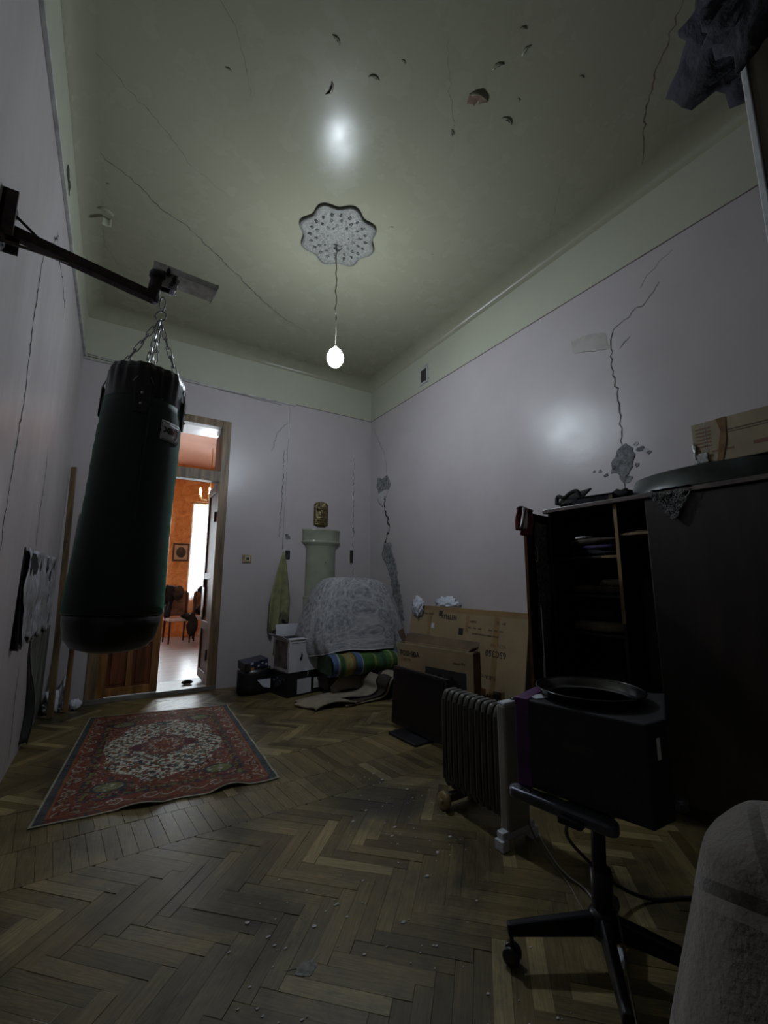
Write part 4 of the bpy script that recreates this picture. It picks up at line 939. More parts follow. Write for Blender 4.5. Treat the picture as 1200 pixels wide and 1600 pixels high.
# heap in the corner: striped bedding on a dark divan, grey bedspread over all
RZ = 0
dv = thing('divan_base', 'dark low divan base under the striped bedding', 'divan', (2.48, 4.72, 0))
MB().bb((-.46, -.40, .05), (.50, .40, .205)).build('base_box', 'felt_back', dv, bev=.01)
for a in (-.42, .42):
    for b in (-.32, .32): MB().bb((a-.03, b-.03, 0), (a+.03, b+.03, .05)).build('foot', 'black_matt', dv)
def ticking():
    x0, x1, yb, yf = -.50, .58, .40, -.62; nu, nv = 242, 40
    def fn(u, v):
        t = (v-.5)*PI*1.25; x = x0+(x1-x0)*u; bulge = 1+.10*math.sin(u*9)+.05*math.sin(u*23)
        return (x, yf+.12-.12*math.cos(t)*bulge, .11+.105*math.sin(max(-PI/2, min(PI/2, t)))*bulge+.008*math.sin(u*31))
    m = MB().grid(fn, nu, nv)
    m.bb((x0+.02, yf+.10, .01), (x1-.02, yb, .205))
    n0 = (nu+1)*(nv+1)
    stripes = [(.06, (.10, .16, .34)), (.02, (.45, .47, .5)), (.06, (.05, .16, .03)), (.02, (.30, .34, .10)), (.08, (.42, .34, .12)), (.03, (.36, .20, .05)), (.02, (.07, .13, .05)), (.07, (.10, .18, .42)), (.015, (.45, .5, .55)), (.16, (.07, .20, .03)), (.02, (.40, .45, .12)), (.02, (.12, .25, .05)), (.06, (.06, .18, .07)), (.05, (.03, .10, .04)), (.06, (.09, .26, .05)), (.025, (.45, .45, .2)), (.07, (.07, .20, .04)), (.02, (.40, .40, .3)), (.04, (.08, .13, .32)), (.06, (.10, .24, .05))]
    cols = []
    tot = sum(s_[0] for s_ in stripes)
    for j in range(nv+1):
        for i in range(nu+1):
            x = (i/nu*1.15) % tot; a = 0
            for w_, c in stripes:
                a += w_
                if x <= a: break
            k = .8+.4*abs(mnoise.noise(Vector((i*.13, j*.2, 0)))); cols.append([q*k*.62 for q in c])
    cols += [[.05, .08, .04]]*8
    o = m.build('striped_bedding', 'striped_ticking'); o.location = (2.48, 4.72, .212); set_attr(o.data, 'pattern', np.array(cols))
    return tag(o, 'rolled bedding with blue, green and yellow stripes under grey bedspread', 'bedding')
ticking()
def heap():
    # cover draped over a heap of furniture in the corner
    prof = [(0, 0, 1.235), (.20, .14, 1.235), (.38, .24, 1.215), (.45, .29, 1.12), (.52, .34, .98), (.58, .38, .83), (.65, .41, .66), (.66, .44, .55), (.63, .47, .47), (.60, .485, .435)]
    N = 120; m = MB(); vs = []; uvs = []
    for j, (rx, ry, z) in enumerate(prof):
        for i in range(N+1):
            a = 2*PI*i/N; ca, sa = math.cos(a), math.sin(a); e = .62
            x = math.copysign(abs(ca)**e, ca)*rx; y = math.copysign(abs(sa)**e, sa)*ry
            k = j/(len(prof)-1); f = 1+.035*k*math.sin(a*8+1)+.02*k*math.sin(a*19)
            x *= f; y *= f; cx = 2.50+.0*k; cy = 4.72
            zz = z+.03*mnoise.noise(Vector((x*3, y*3, z*2)))
            if j >= 8: zz += .03*math.sin(a*3+.5)+.03*(x < -.2)*0
            if ca < -.5 and j > 5: zz -= .0
            px, py = cx+x, cy+y
            px = min(px, XR-.03); py = min(py, YB-.16 if px < 2.62 else YB-.015)
            if j >= 5 and px > 2.95: zz = zz
            vs.append((px, py, zz)); uvs.append((a*.62/1.0*1.0, k*1.25+ (0 if j else 0)))
    m.v = vs
    for j in range(len(prof)-1):
        for i in range(N): m.f.append((j*(N+1)+i, (j+1)*(N+1)+i, (j+1)*(N+1)+i+1, j*(N+1)+i+1)); m.m.append(0); m.sm.append(True)
    m.uv = uvs
    o = m.build('grey_bedspread', 'leaf_fabric', solid=.008, sub=1)
    tag(o, 'grey leaf-patterned bedspread draped over a heap in the corner', 'bedspread')
    hem = MB().tube([vs[(len(prof)-1)*(N+1)+i] for i in range(N)], .006, 5, closed=True).build('hem_piping', 'white_cloth', o)
heap()
# beige felt carpet roll, folded on floor
cr = thing('folded_carpet', 'beige felt carpet folded loosely on the floor before the heap', 'carpet', (2.1, 3.98, 0))
def ribbon(prof, y0_, y1_, n=24, skew=0, wob=.02):
    L = len(prof)-1
    def fn(u, v):
        t = u*L; i = min(int(t), L-1); f = t-i; a, b = prof[i], prof[i+1]
        x = a[0]+(b[0]-a[0])*f; z = a[1]+(b[1]-a[1])*f
        return (x+skew*v+wob*math.sin(v*5+u*3), y0_+(y1_-y0_)*v+.03*math.sin(u*7), max(.006, z+.006*math.sin(v*9+u*5)))
    return fn
def catmull(P, k=6):
    out = []
    for i in range(len(P)-1):
        p0, p1, p2, p3 = P[max(i-1, 0)], P[i], P[i+1], P[min(i+2, len(P)-1)]
        for j in range(k):
            t = j/k; out.append(tuple(.5*((2*p1[d])+(-p0[d]+p2[d])*t+(2*p0[d]-5*p1[d]+4*p2[d]-p3[d])*t*t+(-p0[d]+3*p1[d]-3*p2[d]+p3[d])*t**3) for d in range(len(p1))))
    out.append(P[-1]); return out
A = catmull([(-.10, .012), (.06, .012), (.20, .014), (.31, .03), (.36, .09), (.37, .16), (.41, .215), (.50, .235), (.60, .20), (.66, .10)])
MB().grid(ribbon(A, -.12, .22, skew=.05), 54, 14).build('fold', ['felt_beige'], cr, solid=.016)
A = catmull([(-.42, .012), (-.20, .03), (-.02, .045), (.10, .04), (.22, .05), (.30, .10), (.30, .17), (.36, .23)])
MB().grid(ribbon(A, .02, .30, skew=-.02), 48, 14).build('fold', ['felt_beige'], cr, solid=.014)
A = catmull([(-.40, .020), (-.28, .045), (-.14, .06), (-.02, .045), (.03, .02)])
MB().grid(ribbon(A, -.10, .16, skew=-.10), 30, 12).build('fold', ['felt_beige'], cr, solid=.016)
A = catmull([(-.02, .020), (.14, .028), (.27, .05), (.325, .10), (.33, .165), (.39, .22), (.47, .22)])
MB().grid(ribbon(A, -.118, .18, skew=.05), 48, 8).build('lining', ['felt_back'], cr, solid=.010)
MB().grid(lambda u, v: (-.05+.48*u, .30-.05*math.sin(u*2)+.10*v, .02+.30*v*(.5+.5*u)+.05*math.sin(u*4)), 20, 8).build('fold', ['felt_beige'], cr, solid=.014)
# cartons left of the heap
def carton(name, w_, d_, h_, mat, inside, label, loc, rz_, openx=True, th=.006, cat='box'):
    t = thing(name, label, cat, loc, rz_); m = MB()
    m.bb((-w_/2, -d_/2, 0), (w_/2, d_/2, th)); m.bb((-w_/2, -d_/2, th), (w_/2, -d_/2+th, h_)); m.bb((-w_/2, d_/2-th, th), (w_/2, d_/2, h_)); m.bb((-w_/2, -d_/2+th, th), (-w_/2+th, d_/2-th, h_)); m.bb((w_/2-th, -d_/2+th, th), (w_/2, d_/2-th, h_))
    m.build('carton_body', mat, t)
    return t
t = carton('black_carton', .42, .36, .235, 'black_plastic', 'black_matt', 'black cardboard carton with white panel under the white carton', (1.80, 4.70, 0), .22)
MB().bb((-.21, -.184, .235), (.21, .184, .243)).build('top_panel', 'black_plastic', t)
MB().bb((-.09, -.1825, .02), (.085, -.180, .17)).build('printed_panel', 'white_card', t); MB().bb((.12, -.1825, .05), (.20, -.180, .16)).build('printed_panel', 'grey_plate', t)
m = MB()
for k in range(4): m.lathe([(0, 0), (.026, .0), (.020, .006), (0, .008)], 12, (-.211, -.10+.065*k, .16-.03*(k % 2)), (-1, 0, 0))
m.build('printed_dots', 'steel_dark', t)
text('MULTI', .02, (0, -.1835, .145), (1, 0, 0), (0, 0, 1), 'steel_dark', t) if False else None
t = carton('white_carton', .385, .34, .335, 'white_card', 'black_matt', 'scuffed white open carton stacked on the black carton', (1.815, 4.70, .244), .16)
MB().bb((-.188, -.165, .02), (-.184, .165, .32)).build('scuffed_side', 'kraft_dark', t) if False else None
for a, d, ln in ((PI*.12, 'L', .13), (PI*.46, 'B', .14), (-.45, 'R', .12), (.10, 'F', .09)):
    m = MB()
    if d == 'L': m.box((-.19-.05, -.02, .355), (.115, .30, .004), (0, .55, 0))
    if d == 'B': m.box((.0, .165, .40), (.37, .004, .14), (-.12, 0, 0))
    if d == 'R': m.box((.205, .0, .365), (.09, .32, .004), (0, -1.0, 0))
    if d == 'F': m.box((.0, -.145, .338), (.37, .07, .004), (.12, 0, 0))
    m.build('flap', 'white_card', t)
MB().bb((-.17, -.12, .33), (.17, .15, .336)).build('interior_shade', 'black_matt', t)  # black sheet painting the shaded inside of the open carton
MB().prism([(-.055, -.06), (-.035, -.04), (-.03, .005), (-.045, .03), (-.05, -.01), (-.065, -.03)], 0, .002, fr=(Vector((0, -.170, .165)), Vector((1, 0, 0)), Vector((0, 0, 1)), Vector((0, -1, 0)))).build('tear', 'black_matt', t)
MB().prism([(-.03, 0), (.03, 0), (.02, -.07), (-.005, -.09), (-.02, -.05)], 0, .003, fr=(Vector((.02, -.172, .02)), Vector((1, 0, 0)), Vector((0, 0, 1)), Vector((0, -1, 0)))).build('paper_tag', 'paper', t)
for k, (x, w_) in enumerate(((-.12, .09), (.0, .10), (.12, .12))): MB().bb((x-w_/2, -.1715, .292), (x+w_/2, -.170, .298)).build('print_line', ['cable_grey', 'ink_brown', 'ink_rust'][k], t)
MB().bb((.05, -.1715, .268), (.09, -.170, .274)).build('print_line', 'cable_grey', t)
MB().bb((-.1945, -.13, .03), (-.1925, .15, .31)).build('side_print', 'scuffed_grey', t)
b = thing('folded_carton', 'bright blue and green folded carton edge between white carton and heap', 'box', (2.045, 4.73, .244), .16)
for k, (z0, z1, c) in enumerate(((.0, .10, 'ink_red'), (.10, .25, 'box_navy'), (.25, .31, 'leaf_green'))): MB().bb((-.018, -.12, z0), (.018, .12, z1)).build('colour_band', c, b)
t = thing('navy_box', 'small dark blue printed box resting against the black carton', 'box', (1.38, 4.87, .275), .25)
t.rotation_euler = (0.12, -.1, .2)
MB().box((0, 0, .04), (.27, .17, .085)).build('box_body', 'box_navy', t, bev=.003)
MB().box((-.095, -.0865, .04), (.05, .003, .08)).build('box_end', 'gap_dark', t); MB().box((-.05, -.087, .012), (.04, .003, .03)).build('orange_mark', 'box_orange', t); MB().box((-.055, -.087, .070), (.035, .003, .02)).build('white_mark', 'white_plastic', t)
for k in range(3): MB().lathe([(.011, 0), (.013, .002), (.011, .003)], 14, (.02+.045*k, -.0865, .03+.02*(k % 2)), (0, -1, 0)).build('ring_print', 'cable_white', t)
t = thing('black_tub', 'curved black plastic tub with white inside, left of the cartons', 'tub', (1.40, 4.90, 0), .1)
def tubf(u, v):
    a = PI*(1.0+u); r = .17; return (r*math.cos(a)*1.05, r*.75*math.sin(a), .02+.24*v)
MB().grid(tubf, 24, 4).build('shell', 'black_plastic', t, solid=.012)
MB().lathe([(0, .0), (.165, .0), (.17, .02), (0, .03)], 28, sy=.75).build('tub_base', 'black_plastic', t)
MB().bb((-.15, -.01, .02), (.16, .01, .262)).build('back_wall', 'black_matt', t)
MB().prism([(-.02, .16), (.13, .16), (.13, .06), (.05, .08)], 0, .004, fr=(Vector((0, -.150, 0)), Vector((1, 0, 0)), Vector((0, 0, 1)), Vector((0, -1, 0)))).build('white_insert', 'paper', t)
tag(MB().blob((1.33, 5.05, .022), (.05, .035, .03), 14, amp=.8, fr=3, seed=8, flat=.001).blob((1.30, 5.02, .05), (.03, .02, .03), 12, amp=.6, seed=1).build('dark_scrap', 'black_matt'), 'small dark scrap on the floor by the back wall', 'scrap')

# ================================================================ RIGHT SIDE: television cartons, TV, radiator
def leaning_carton():
    t = thing('large_television_carton', 'huge flat cardboard television carton with upside-down print leaning on right wall', 'box', (2.755, 3.20, 0))
    tilt = math.atan2(.155, .92); H, T_, W = .925, .165, 1.62
    up = Vector((math.sin(tilt), 0, math.cos(tilt))); nrm = Vector((-math.cos(tilt), 0, math.sin(tilt))); side = Vector((0, -1, 0))
    O = Vector((.0, 0, .029))      # front-bottom centre; carton depth goes to -nrm (toward wall)
    P = lambda a, b, c: O+side*a+up*b-nrm*c
    O = O+Vector((0, 0, T_*math.sin(tilt)))*0+Vector((0, 0, .0))
    m = MB(); m.hexa([P(-W/2, 0, 0), P(W/2, 0, 0), P(W/2, 0, T_), P(-W/2, 0, T_), P(-W/2, H, 0), P(W/2, H, 0), P(W/2, H, T_), P(-W/2, H, T_)])
    o = m.build('carton_body', 'kraft', t, bev=.004)
    m = MB(); m.hexa([P(W/2, .01, .01), P(W/2+.002, .01, .01), P(W/2+.002, .01, T_-.01), P(W/2, .01, T_-.01), P(W/2, H-.01, .01), P(W/2+.002, H-.01, .01), P(W/2+.002, H-.01, T_-.01), P(W/2, H-.01, T_-.01)]); lab(m.build('end_panel', 'kraft_dark', t), 'darker brown end panel')
    def strip(a0, a1, b0, b1, mat, name, off=.001):
        MB().hexa([P(a0, b0, 0), P(a1, b0, 0), P(a1, b0, -off), P(a0, b0, -off), P(a0, b1, 0), P(a1, b1, 0), P(a1, b1, -off), P(a0, b1, -off)]).build(name, mat, t)
    strip(-W/2, W/2, H-.05, H-.002, 'kraft_tape', 'tape'); strip(.44, .50, .0, H-.06, 'kraft_tape', 'tape'); strip(-.50, -.44, 0, H-.06, 'kraft_tape', 'tape'); strip(.08, .12, H-.22, H-.06, 'kraft_tape', 'tape')
    rt, ut = -side, -up       # text is upside down
    def tx(s_, size, a, b, mat='ink_black', **k): text(s_, size, P(a, b, -.0015), rt, ut, mat, t, **k)
    tx('65C350', .075, .48, .56, bold=.001); tx('6571 164', .045, .50, .63, 'ink_rust'); tx('Full Array Dimming', .050, .30, .36); tx('ULTRA HD', .085, .38, .20, bold=.001)
    tx('NETFLIX', .062, -.17, .83, bold=.001); tx('HDMI', .03, .18, .81); tx('prime video', .035, -.50, .84); tx('A+  G', .04, .52, .82); tx('smart voice control sound', .03, .34, .70); tx('television', .03, -.72, .86, 'ink_rust')
    for (a, b, s_) in ((-.30, .855, .028), (.02, .705, .032)):
        strip(a-s_, a+s_, b-s_, b+s_, 'ink_black', 'icon', .002)
    for s_ in ((.49, .57, .17, .178), (.49, .57, .255, .263), (.49, .497, .178, .255), (.563, .57, .178, .255), (.49, .57, .21, .245)): strip(*s_, 'ink_black', 'icon', .002)
    for k in range(9): a = .05+.065*k; strip(a, a+.04, .745, .757, 'ink_brown', 'print_line', .0015) if k % 4 else None
    strip(-.43, -.385, .70, .75, 'white_card', 'paper_label', .003); strip(.25, .40, .0, .26, 'door_panel', 'red_brown_patch', .002)
    strip(-.83+.05, .0, .555, .62, 'cable_grey', 'green_grey_band', .002)
leaning_carton()
def medium_carton():
    a, b = Vector((2.31, 3.43, 0)), Vector((2.47, 2.60, 0)); d = b-a; W = d.length; ang_ = math.atan2(d.y, d.x); c = (a+b)/2
    t = thing('medium_television_carton', 'open brown television carton standing behind the black television', 'box', c, ang_)
    H, T_ = .635, .10    # local x runs toward camera-right; front face at local y=0, depth +y? front faces room (-normal)
    # local +y is to the left of x direction => d=(.2,-.95): left is (+x world) => depth goes +y
    th = .006; m = MB(); m.bb((-W/2, 0, 0), (W/2, th, H)); m.bb((-W/2, T_-th, 0), (W/2, T_, H)); m.bb((-W/2, th, 0), (-W/2+th, T_-th, H)); m.bb((W/2-th, th, 0), (W/2, T_-th, H)); m.bb((-W/2+th, th, 0), (W/2-th, T_-th, th))
    m.build('carton_body', 'kraft', t)
    lab(MB().bb((W/2, .004, .005), (W/2+.003, T_-.004, H-.01)).build('end_panel', 'kraft_dark', t), 'dark brown end panel')
    MB().box((-.02, T_+.02, H+.03), (W-.02, .004, .09), (-.5, 0, 0)).build('flap', 'kraft_dark', t); MB().box((0, .055, H-.04), (W-.03, .06, .004), (-.25, 0, 0)).build('flap', 'kraft_dark', t)
    MB().box((W/2-.03, T_/2, H+.018), (.004, T_-.01, .06), (0, .9, 0)).build('flap', 'kraft_dark', t); MB().box((-W/2-.02, T_/2+.04, H+.05), (.006, .07, .12), (.3, -.3, 0)).build('flap', 'kraft_dark', t)
    MB().bb((-W/2, -.001, H-.012), (W/2, th, H+.002)).build('torn_rim', 'kraft_pale', t)
    MB().bb((-.08, -.002, .16), (W/2-.07, 0, .47)).build('picture_print', 'ink_black', t)
    m = MB()
    for k in range(7): m.bb((.02+.042*k, -.003, .17), (.02+.042*k+.036, -.002, .40+.03*math.sin(k*1.9)))
    m.build('picture_shapes', 'steel_dark', t)
    text('TOSHIBA', .060, (-W/2+.15, -.002, H-.085), (1, 0, 0), (0, 0, 1), 'ink_black', t, bold=.0015); text('LED TV', .032, (-W/2+.12, -.002, H-.14), (1, 0, 0), (0, 0, 1), 'ink_brown', t); text('smart TV', .035, (W/2-.14, -.002, H-.10), (1, 0, 0), (0, 0, 1), 'ink_brown', t)
medium_carton()
for i, (c, r, sd, l_) in enumerate((((2.88, 3.87, .92), (.035, .095, .095), 3, 'crumpled clear plastic bag hooked over left corner of the large carton'), ((2.99, 3.50, .955), (.06, .17, .075), 6, 'pale plastic wrap lying on the large carton edge'))):
    m = MB().blob(c, r, 44, amp=.5, fr=4.5, seed=sd); tag(m.build('plastic_wrap', 'plastic_bag'), l_, 'plastic bag')
# television
tv = thing('television', 'black flat television standing on its foot beside the radiator', 'television', (2.12, 2.87, 0), math.radians(-86))
tv.rotation_euler = (0, 0, math.atan2(-.62, .03))
W, H = .66, .455
m = MB(); rot = (-.06, 0, 0)
MB().box((0, .012, .03+H/2), (W, .035, H), rot).build('casing', 'black_plastic', tv, bev=.006)
MB().box((0, -.0085, .045+H/2), (W-.05, .003, H-.07), rot).build('screen', 'screen', tv)
MB().box((0, -.012, .056), (W-.02, .004, .028), rot).build('lower_bezel', 'black_plastic', tv, bev=.001)
MB().box((-.02, -.05, .010), (.34, .20, .018)).build('stand_foot', 'steel_dark', tv, bev=.006); MB().box((-.02, .02, .045), (.10, .03, .07)).build('stand_neck', 'black_plastic', tv)
# oil radiator
rd = thing('oil_radiator', 'grey oil-filled radiator with nine fins and beige control end', 'radiator', (1.70, 1.77, 0), 0)
for k in range(10):
    y = .205-.043*k; m = MB(); Z0, Z1, hw = .085, .598, .068
    def fn(u, v):
        a = 2*PI*u; e = .45; ca, sa = math.cos(a), math.sin(a)
        x = math.copysign(abs(ca)**e, ca)*hw; z = (Z0+Z1)/2+math.copysign(abs(sa)**e, sa)*(Z1-Z0)/2
        return (x*(1-.10*abs(v-.5)*2), y+(v-.5)*.030, z if v in (0, 1) and 0 else (Z0+Z1)/2+(z-(Z0+Z1)/2)*(1-.02*abs(v-.5)*2))
    m.grid(fn, 40, 4)
    for vv in (0, 1): m.add([fn(i/40, vv) for i in range(40)], [tuple(range(40)) if vv == 0 else tuple(range(39, -1, -1))])
    m.add([(-.066-.004, y-.004, Z0+.05), (-.066-.004, y+.004, Z0+.05), (-.066-.004, y+.004, Z1-.05), (-.066-.004, y-.004, Z1-.05), (-.06, y-.008, Z0+.05), (-.06, y+.008, Z0+.05), (-.06, y+.008, Z1-.05), (-.06, y-.008, Z1-.05)], [(3, 2, 1, 0), (0, 1, 5, 4), (2, 3, 7, 6), (1, 2, 6, 5), (3, 0, 4, 7)])
    m.build('fin', 'radiator_grey', rd)
MB().tube([(0, .215, .52), (0, -.21, .52)], .022, 10).tube([(0, .215, .15), (0, -.21, .15)], .022, 10).build('oil_pipe', 'radiator_grey', rd)
cp = MB().bb((-.075, -.262, .065), (.075, -.205, .618)).build('control_housing', 'radiator_white', rd, bev=.014)
MB().bb((-.070, -.258, .608), (.070, -.209, .628)).build('top_cap', 'foot_white', cp, bev=.008)
MB().lathe([(0, 0), (.020, 0), (.018, .010), (0, .012)], 16, (.02, -.235, .626)).build('thermostat_knob', 'black_plastic', cp)
for z in (.56, .47, .38): MB().lathe([(0, 0), (.024, 0), (.020, .018), (0, .02)], 16, (.035, -.262, z), (0, -1, 0)).build('knob', 'black_plastic', cp)
for y in (-.235, .165):
    m = MB(); m.bb((-.11, y-.02, .035), (.11, y+.02, .075)); m.build('foot_bar', 'radiator_grey' if y > 0 else 'foot_white', rd, bev=.006)
    for x in (-.10, .10):
        if y > 0: MB().lathe([(0, -.017), (.038, -.017), (.045, -.008), (.045, .008), (.038, .017), (0, .017)], 20, (x, y, .045), (1, 0, 0)).lathe([(0, 0), (.014, 0), (.010, .006), (0, .007)], 12, (x-.017, y, .045), (-1, 0, 0)).build('wheel', 'gold_wheel', rd)
        else: MB().bb((x-.022, y-.028, .001), (x+.022, y+.022, .045)).build('foot', 'foot_white', rd, bev=.004)
# ---------------------------------------------------------------- rolling stand, speaker, tray
SX, SY = 1.44, .95
sd = thing('rolling_stand', 'black wheeled pedestal stand with star base under the speaker', 'stand', (SX, SY, 0))
MB().tube([(0, 0, .10), (-.005, 0, .30), (0, -.005, .455)], [.030, .026, .026], 4).tube([(0, 0, .10), (0, 0, .27)], .033, 12).build('post', 'stand_metal', sd)
MB().lathe([(0, .08), (.045, .08), (.05, .10), (.045, .14), (.03, .16), (0, .16)], 20).build('hub', 'stand_metal', sd)
for a, LL in ((149, .315), (221, .315), (293, .315), (18, .15)):
    a = math.radians(a); d = Vector((math.cos(a), math.sin(a), 0)); n = Vector((-d.y, d.x, 0)); L = LL
    m = MB(); m.hexa([d*.03-n*.022+Vector((0, 0, .085)), d*L-n*.017+Vector((0, 0, .085)), d*L+n*.017+Vector((0, 0, .085)), d*.03+n*.022+Vector((0, 0, .085)), d*.03-n*.016+Vector((0, 0, .145)), d*L-n*.012+Vector((0, 0, .118)), d*L+n*.012+Vector((0, 0, .118)), d*.03+n*.016+Vector((0, 0, .145))])
    lg = m.build('leg', 'stand_metal', sd, bev=.006)
    p = d*(L-.012)
    MB().tube([p+Vector((0, 0, .09)), p+Vector((0, 0, .05))], .007, 8).build('caster_stem', 'steel_dark', lg)
    ax = Vector((math.cos(a+1.0), math.sin(a+1.0), 0))
    m = MB()
    for s_ in (-1, 1): m.lathe([(0, -.009), (.024, -.009), (.027, -.004), (.027, .006), (.020, .010), (0, .010)], 18, tuple(p+ax*.013*s_+Vector((0, 0, .0285))), tuple(ax*s_))
    m.build('caster', 'black_plastic', lg)
# top support: rounded bar plus plate
bd_ = Vector((.055, -.30, 0)).normalized(); nb = Vector((-bd_.y, bd_.x, 0))*1
def stad(L, r, n=10): return [( L/2+r*math.cos(t), r*math.sin(t)) for t in np.linspace(-PI/2, PI/2, n)]+[(-L/2+r*math.cos(t), r*math.sin(t)) for t in np.linspace(PI/2, 3*PI/2, n)]
c0 = Vector((1.285-SX, .975-SY, 0))
MB().prism(stad(.30, .028), .462, .497, fr=(c0, bd_, nb, Vector((0, 0, 1)))).build('support_bar', 'stand_bar', sd, bev=.008)
MB().prism(stad(.30, .028), .462, .497, fr=(Vector((.17, -.02, 0)), bd_, nb, Vector((0, 0, 1)))).build('support_bar', 'stand_bar', sd, bev=.008)
MB().box((.0, -.0, .470), (.40, .07, .018), (0, 0, .18)).box((0, 0, .459), (.16, .14, .012), (0, 0, .18)).build('cross_plate', 'stand_metal', sd)
for k in (-.13, -.10): MB().lathe([(0, 0), (.006, 0), (.005, .002), (0, .002)], 10, tuple(c0+bd_*k-nb*.008+Vector((0, 0, .4975)))).build('screw', 'black_plastic', sd)
spk = thing('loudspeaker', 'black wedge loudspeaker cabinet with purple front on the rolling stand', 'loudspeaker', (1.50, .96, .500))
F4 = [(1.27, 1.13), (1.36, .72), (1.47, .715), (1.80, .87), (1.45, 1.185)]
F4 = [(x-1.50, y-.96) for x, y in F4]
MB().prism(F4, 0, .285).build('cabinet', 'speaker_black', spk, bev=.006)
q0, q1 = Vector((*F4[0], 0)), Vector((*F4[4], 0)); dd = (q1-q0).normalized(); nn = Vector((-dd.y, dd.x, 0))
l0 = [Vector((*F4[i], 0)) for i in (0, 1, 3, 4)]; pc = (l0[0]+l0[3])/2
MB().prism([tuple((pc+(p-pc)*1.02)[:2]) for p in (l0[0], l0[0].lerp(l0[1], .125), l0[3].lerp(l0[2], .11), l0[3])], -.002, .289).build('purple_baffle', 'speaker_purple', spk, bev=.004)
e0, e1 = Vector((*F4[0], 0)), Vector((*F4[1], 0)); ed = (e1-e0).normalized(); en = Vector((ed.y, -ed.x, 0))
MB().prism(stad(.075, .012), -.001, .0015, fr=(e0.lerp(e1, .52)+Vector((0, 0, .165)), ed, Vector((0, 0, 1)), en)).build('handle_recess', 'ink_black', spk)
g0, g1 = Vector((*F4[2], 0)), Vector((*F4[3], 0)); gd = (g1-g0).normalized(); gn = Vector((gd.y, -gd.x, 0))
MB().prism([(-.02, -.045), (.02, -.045), (.02, .045), (-.02, .045)], 0, .002, fr=(g0.lerp(g1, .14)+Vector((0, 0, .20)), gd, Vector((0, 0, 1)), gn)).build('connector_plate', 'steel_dark', spk)
f0, f1 = Vector((*F4[1], 0)), Vector((*F4[2], 0)); fd = (f1-f0).normalized(); fn_ = Vector((fd.y, -fd.x, 0))
MB().prism([(-.008, -.03), (.008, -.03), (.008, .03), (-.008, .03)], 0, .002, fr=(f0.lerp(f1, .5)+Vector((0, 0, .21)), fd, Vector((0, 0, 1)), fn_)).build('grey_sticker', 'grey_plate', spk)
tag(MB().box((1.345, 1.085, .7875), (.055, .050, .002), (0, 0, -.3)).build('paper_slip', 'paper'), 'small white paper slip on the speaker beside the tray', 'paper')
tr = thing('round_tray', 'round black rimmed baking tray lying on top of the speaker', 'tray', (1.50, .985, .787))
MB().lathe([(0, .0), (.140, .0), (.158, .008), (.174, .030), (.182, .031), (.178, .027), (.162, .005), (.145, -.0)], 48).build('tray_pan', 'tray_black', tr)
MB().tube([(.180*math.cos(a), .180*math.sin(a), .031) for a in np.linspace(0, 2*PI, 49)[:-1]], .0035, 6, closed=True).build('rolled_rim', 'tray_black', tr)
# cables
tag(MB().prism([(1.46, .905), (1.535, .945), (1.50, 1.0)], .001, .004).build('torn_paper', 'paper'), 'small torn white paper on the floor beside the stand hub', 'scrap')
def cable(pts, r, mat, label): return tag(MB().tube(catmull(pts, 8), r, 6).build('power_cable', mat), label, 'cable')
cable([(1.33, .96, .452), (1.41, 1.05, .34), (1.57, 1.12, .20), (1.71, 1.07, .07), (1.84, 1.01, .009), (1.98, .93, .008), (2.10, .80, .008), (2.2, .66, .008)], .0065, 'cable_black', 'thick black cable looping from the stand across the parquet')
cable([(1.90, 1.60, .005), (1.80, 1.47, .005), (1.72, 1.34, .006), (1.69, 1.26, .006), (1.675, 1.17, .006), (1.60, 1.05, .006), (1.56, .98, .006)], .0035, 'cable_white', 'thin pale cable on the parquet behind the radiator foot')
cable([(1.74, 1.50, .10), (1.73, 1.43, .02), (1.66, 1.25, .006), (1.55, 1.08, .006), (1.47, 1.00, .10), (1.47, .93, .16), (1.36, .83, .05), (1.27, .76, .006), (1.1, .66, .006), (.98, .60, .006)], .0035, 'cable_grey', 'thin grey cable running down past the stand base')
# ---------------------------------------------------------------- wardrobe
wd = thing('wardrobe', 'dark brown open wardrobe with shelves and hanging bay on right wall', 'wardrobe', (2.60, 1.2, 0))
WX, WY0, WY1, WZ = .47, -.85, .73, 1.695   # local: x 0..WX, y
def wp(name, a, b, mat='wardrobe_dark', bev=.003, par=wd): return MB().bb(a, b).build(name, mat, par, bev=bev)
wp('side_panel', (.0, WY1-.02, .0), (WX, WY1, WZ-.02)); wp('side_panel', (0, WY0, 0), (WX, WY0+.02, WZ-.02)); wp('back_panel', (WX-.01, WY0+.02, .06), (WX, WY1-.02, WZ-.02), 'wardrobe_inside')
wp('plinth', (.02, WY0+.02, 0), (.05, WY1-.02, .07)); wp('bottom_board', (0, WY0+.02, .07), (WX-.01, WY1-.02, .09)); 
wp('top_board', (-.03, WY0-.02, WZ-.02), (WX, WY1+.02, WZ+.012), 'wardrobe_dark', .004); lab(wp('top_edging', (-.034, WY0-.02, WZ-.016), (-.028, WY1+.02, WZ+.008), 'wardrobe_edge', .002), 'glossy edging of the top board, lightened for reflected light')
wp('divider', (.0, .235, .09), (WX-.01, .255, WZ-.02), 'wardrobe_inside'); wp('divider_edge', (-.003, .234, .95), (.0, .256, WZ-.02), 'wardrobe_raw', .001)
for z in (1.345, 1.10, .86, .50): 
    s_ = wp('shelf', (.012, .255, z), (WX-.01, WY1-.02, z+.016), 'wardrobe_inside'); 
wp('shelf_edge', (.006, .256, 1.345), (.012, .36, 1.361), 'wardrobe_raw', .001); 
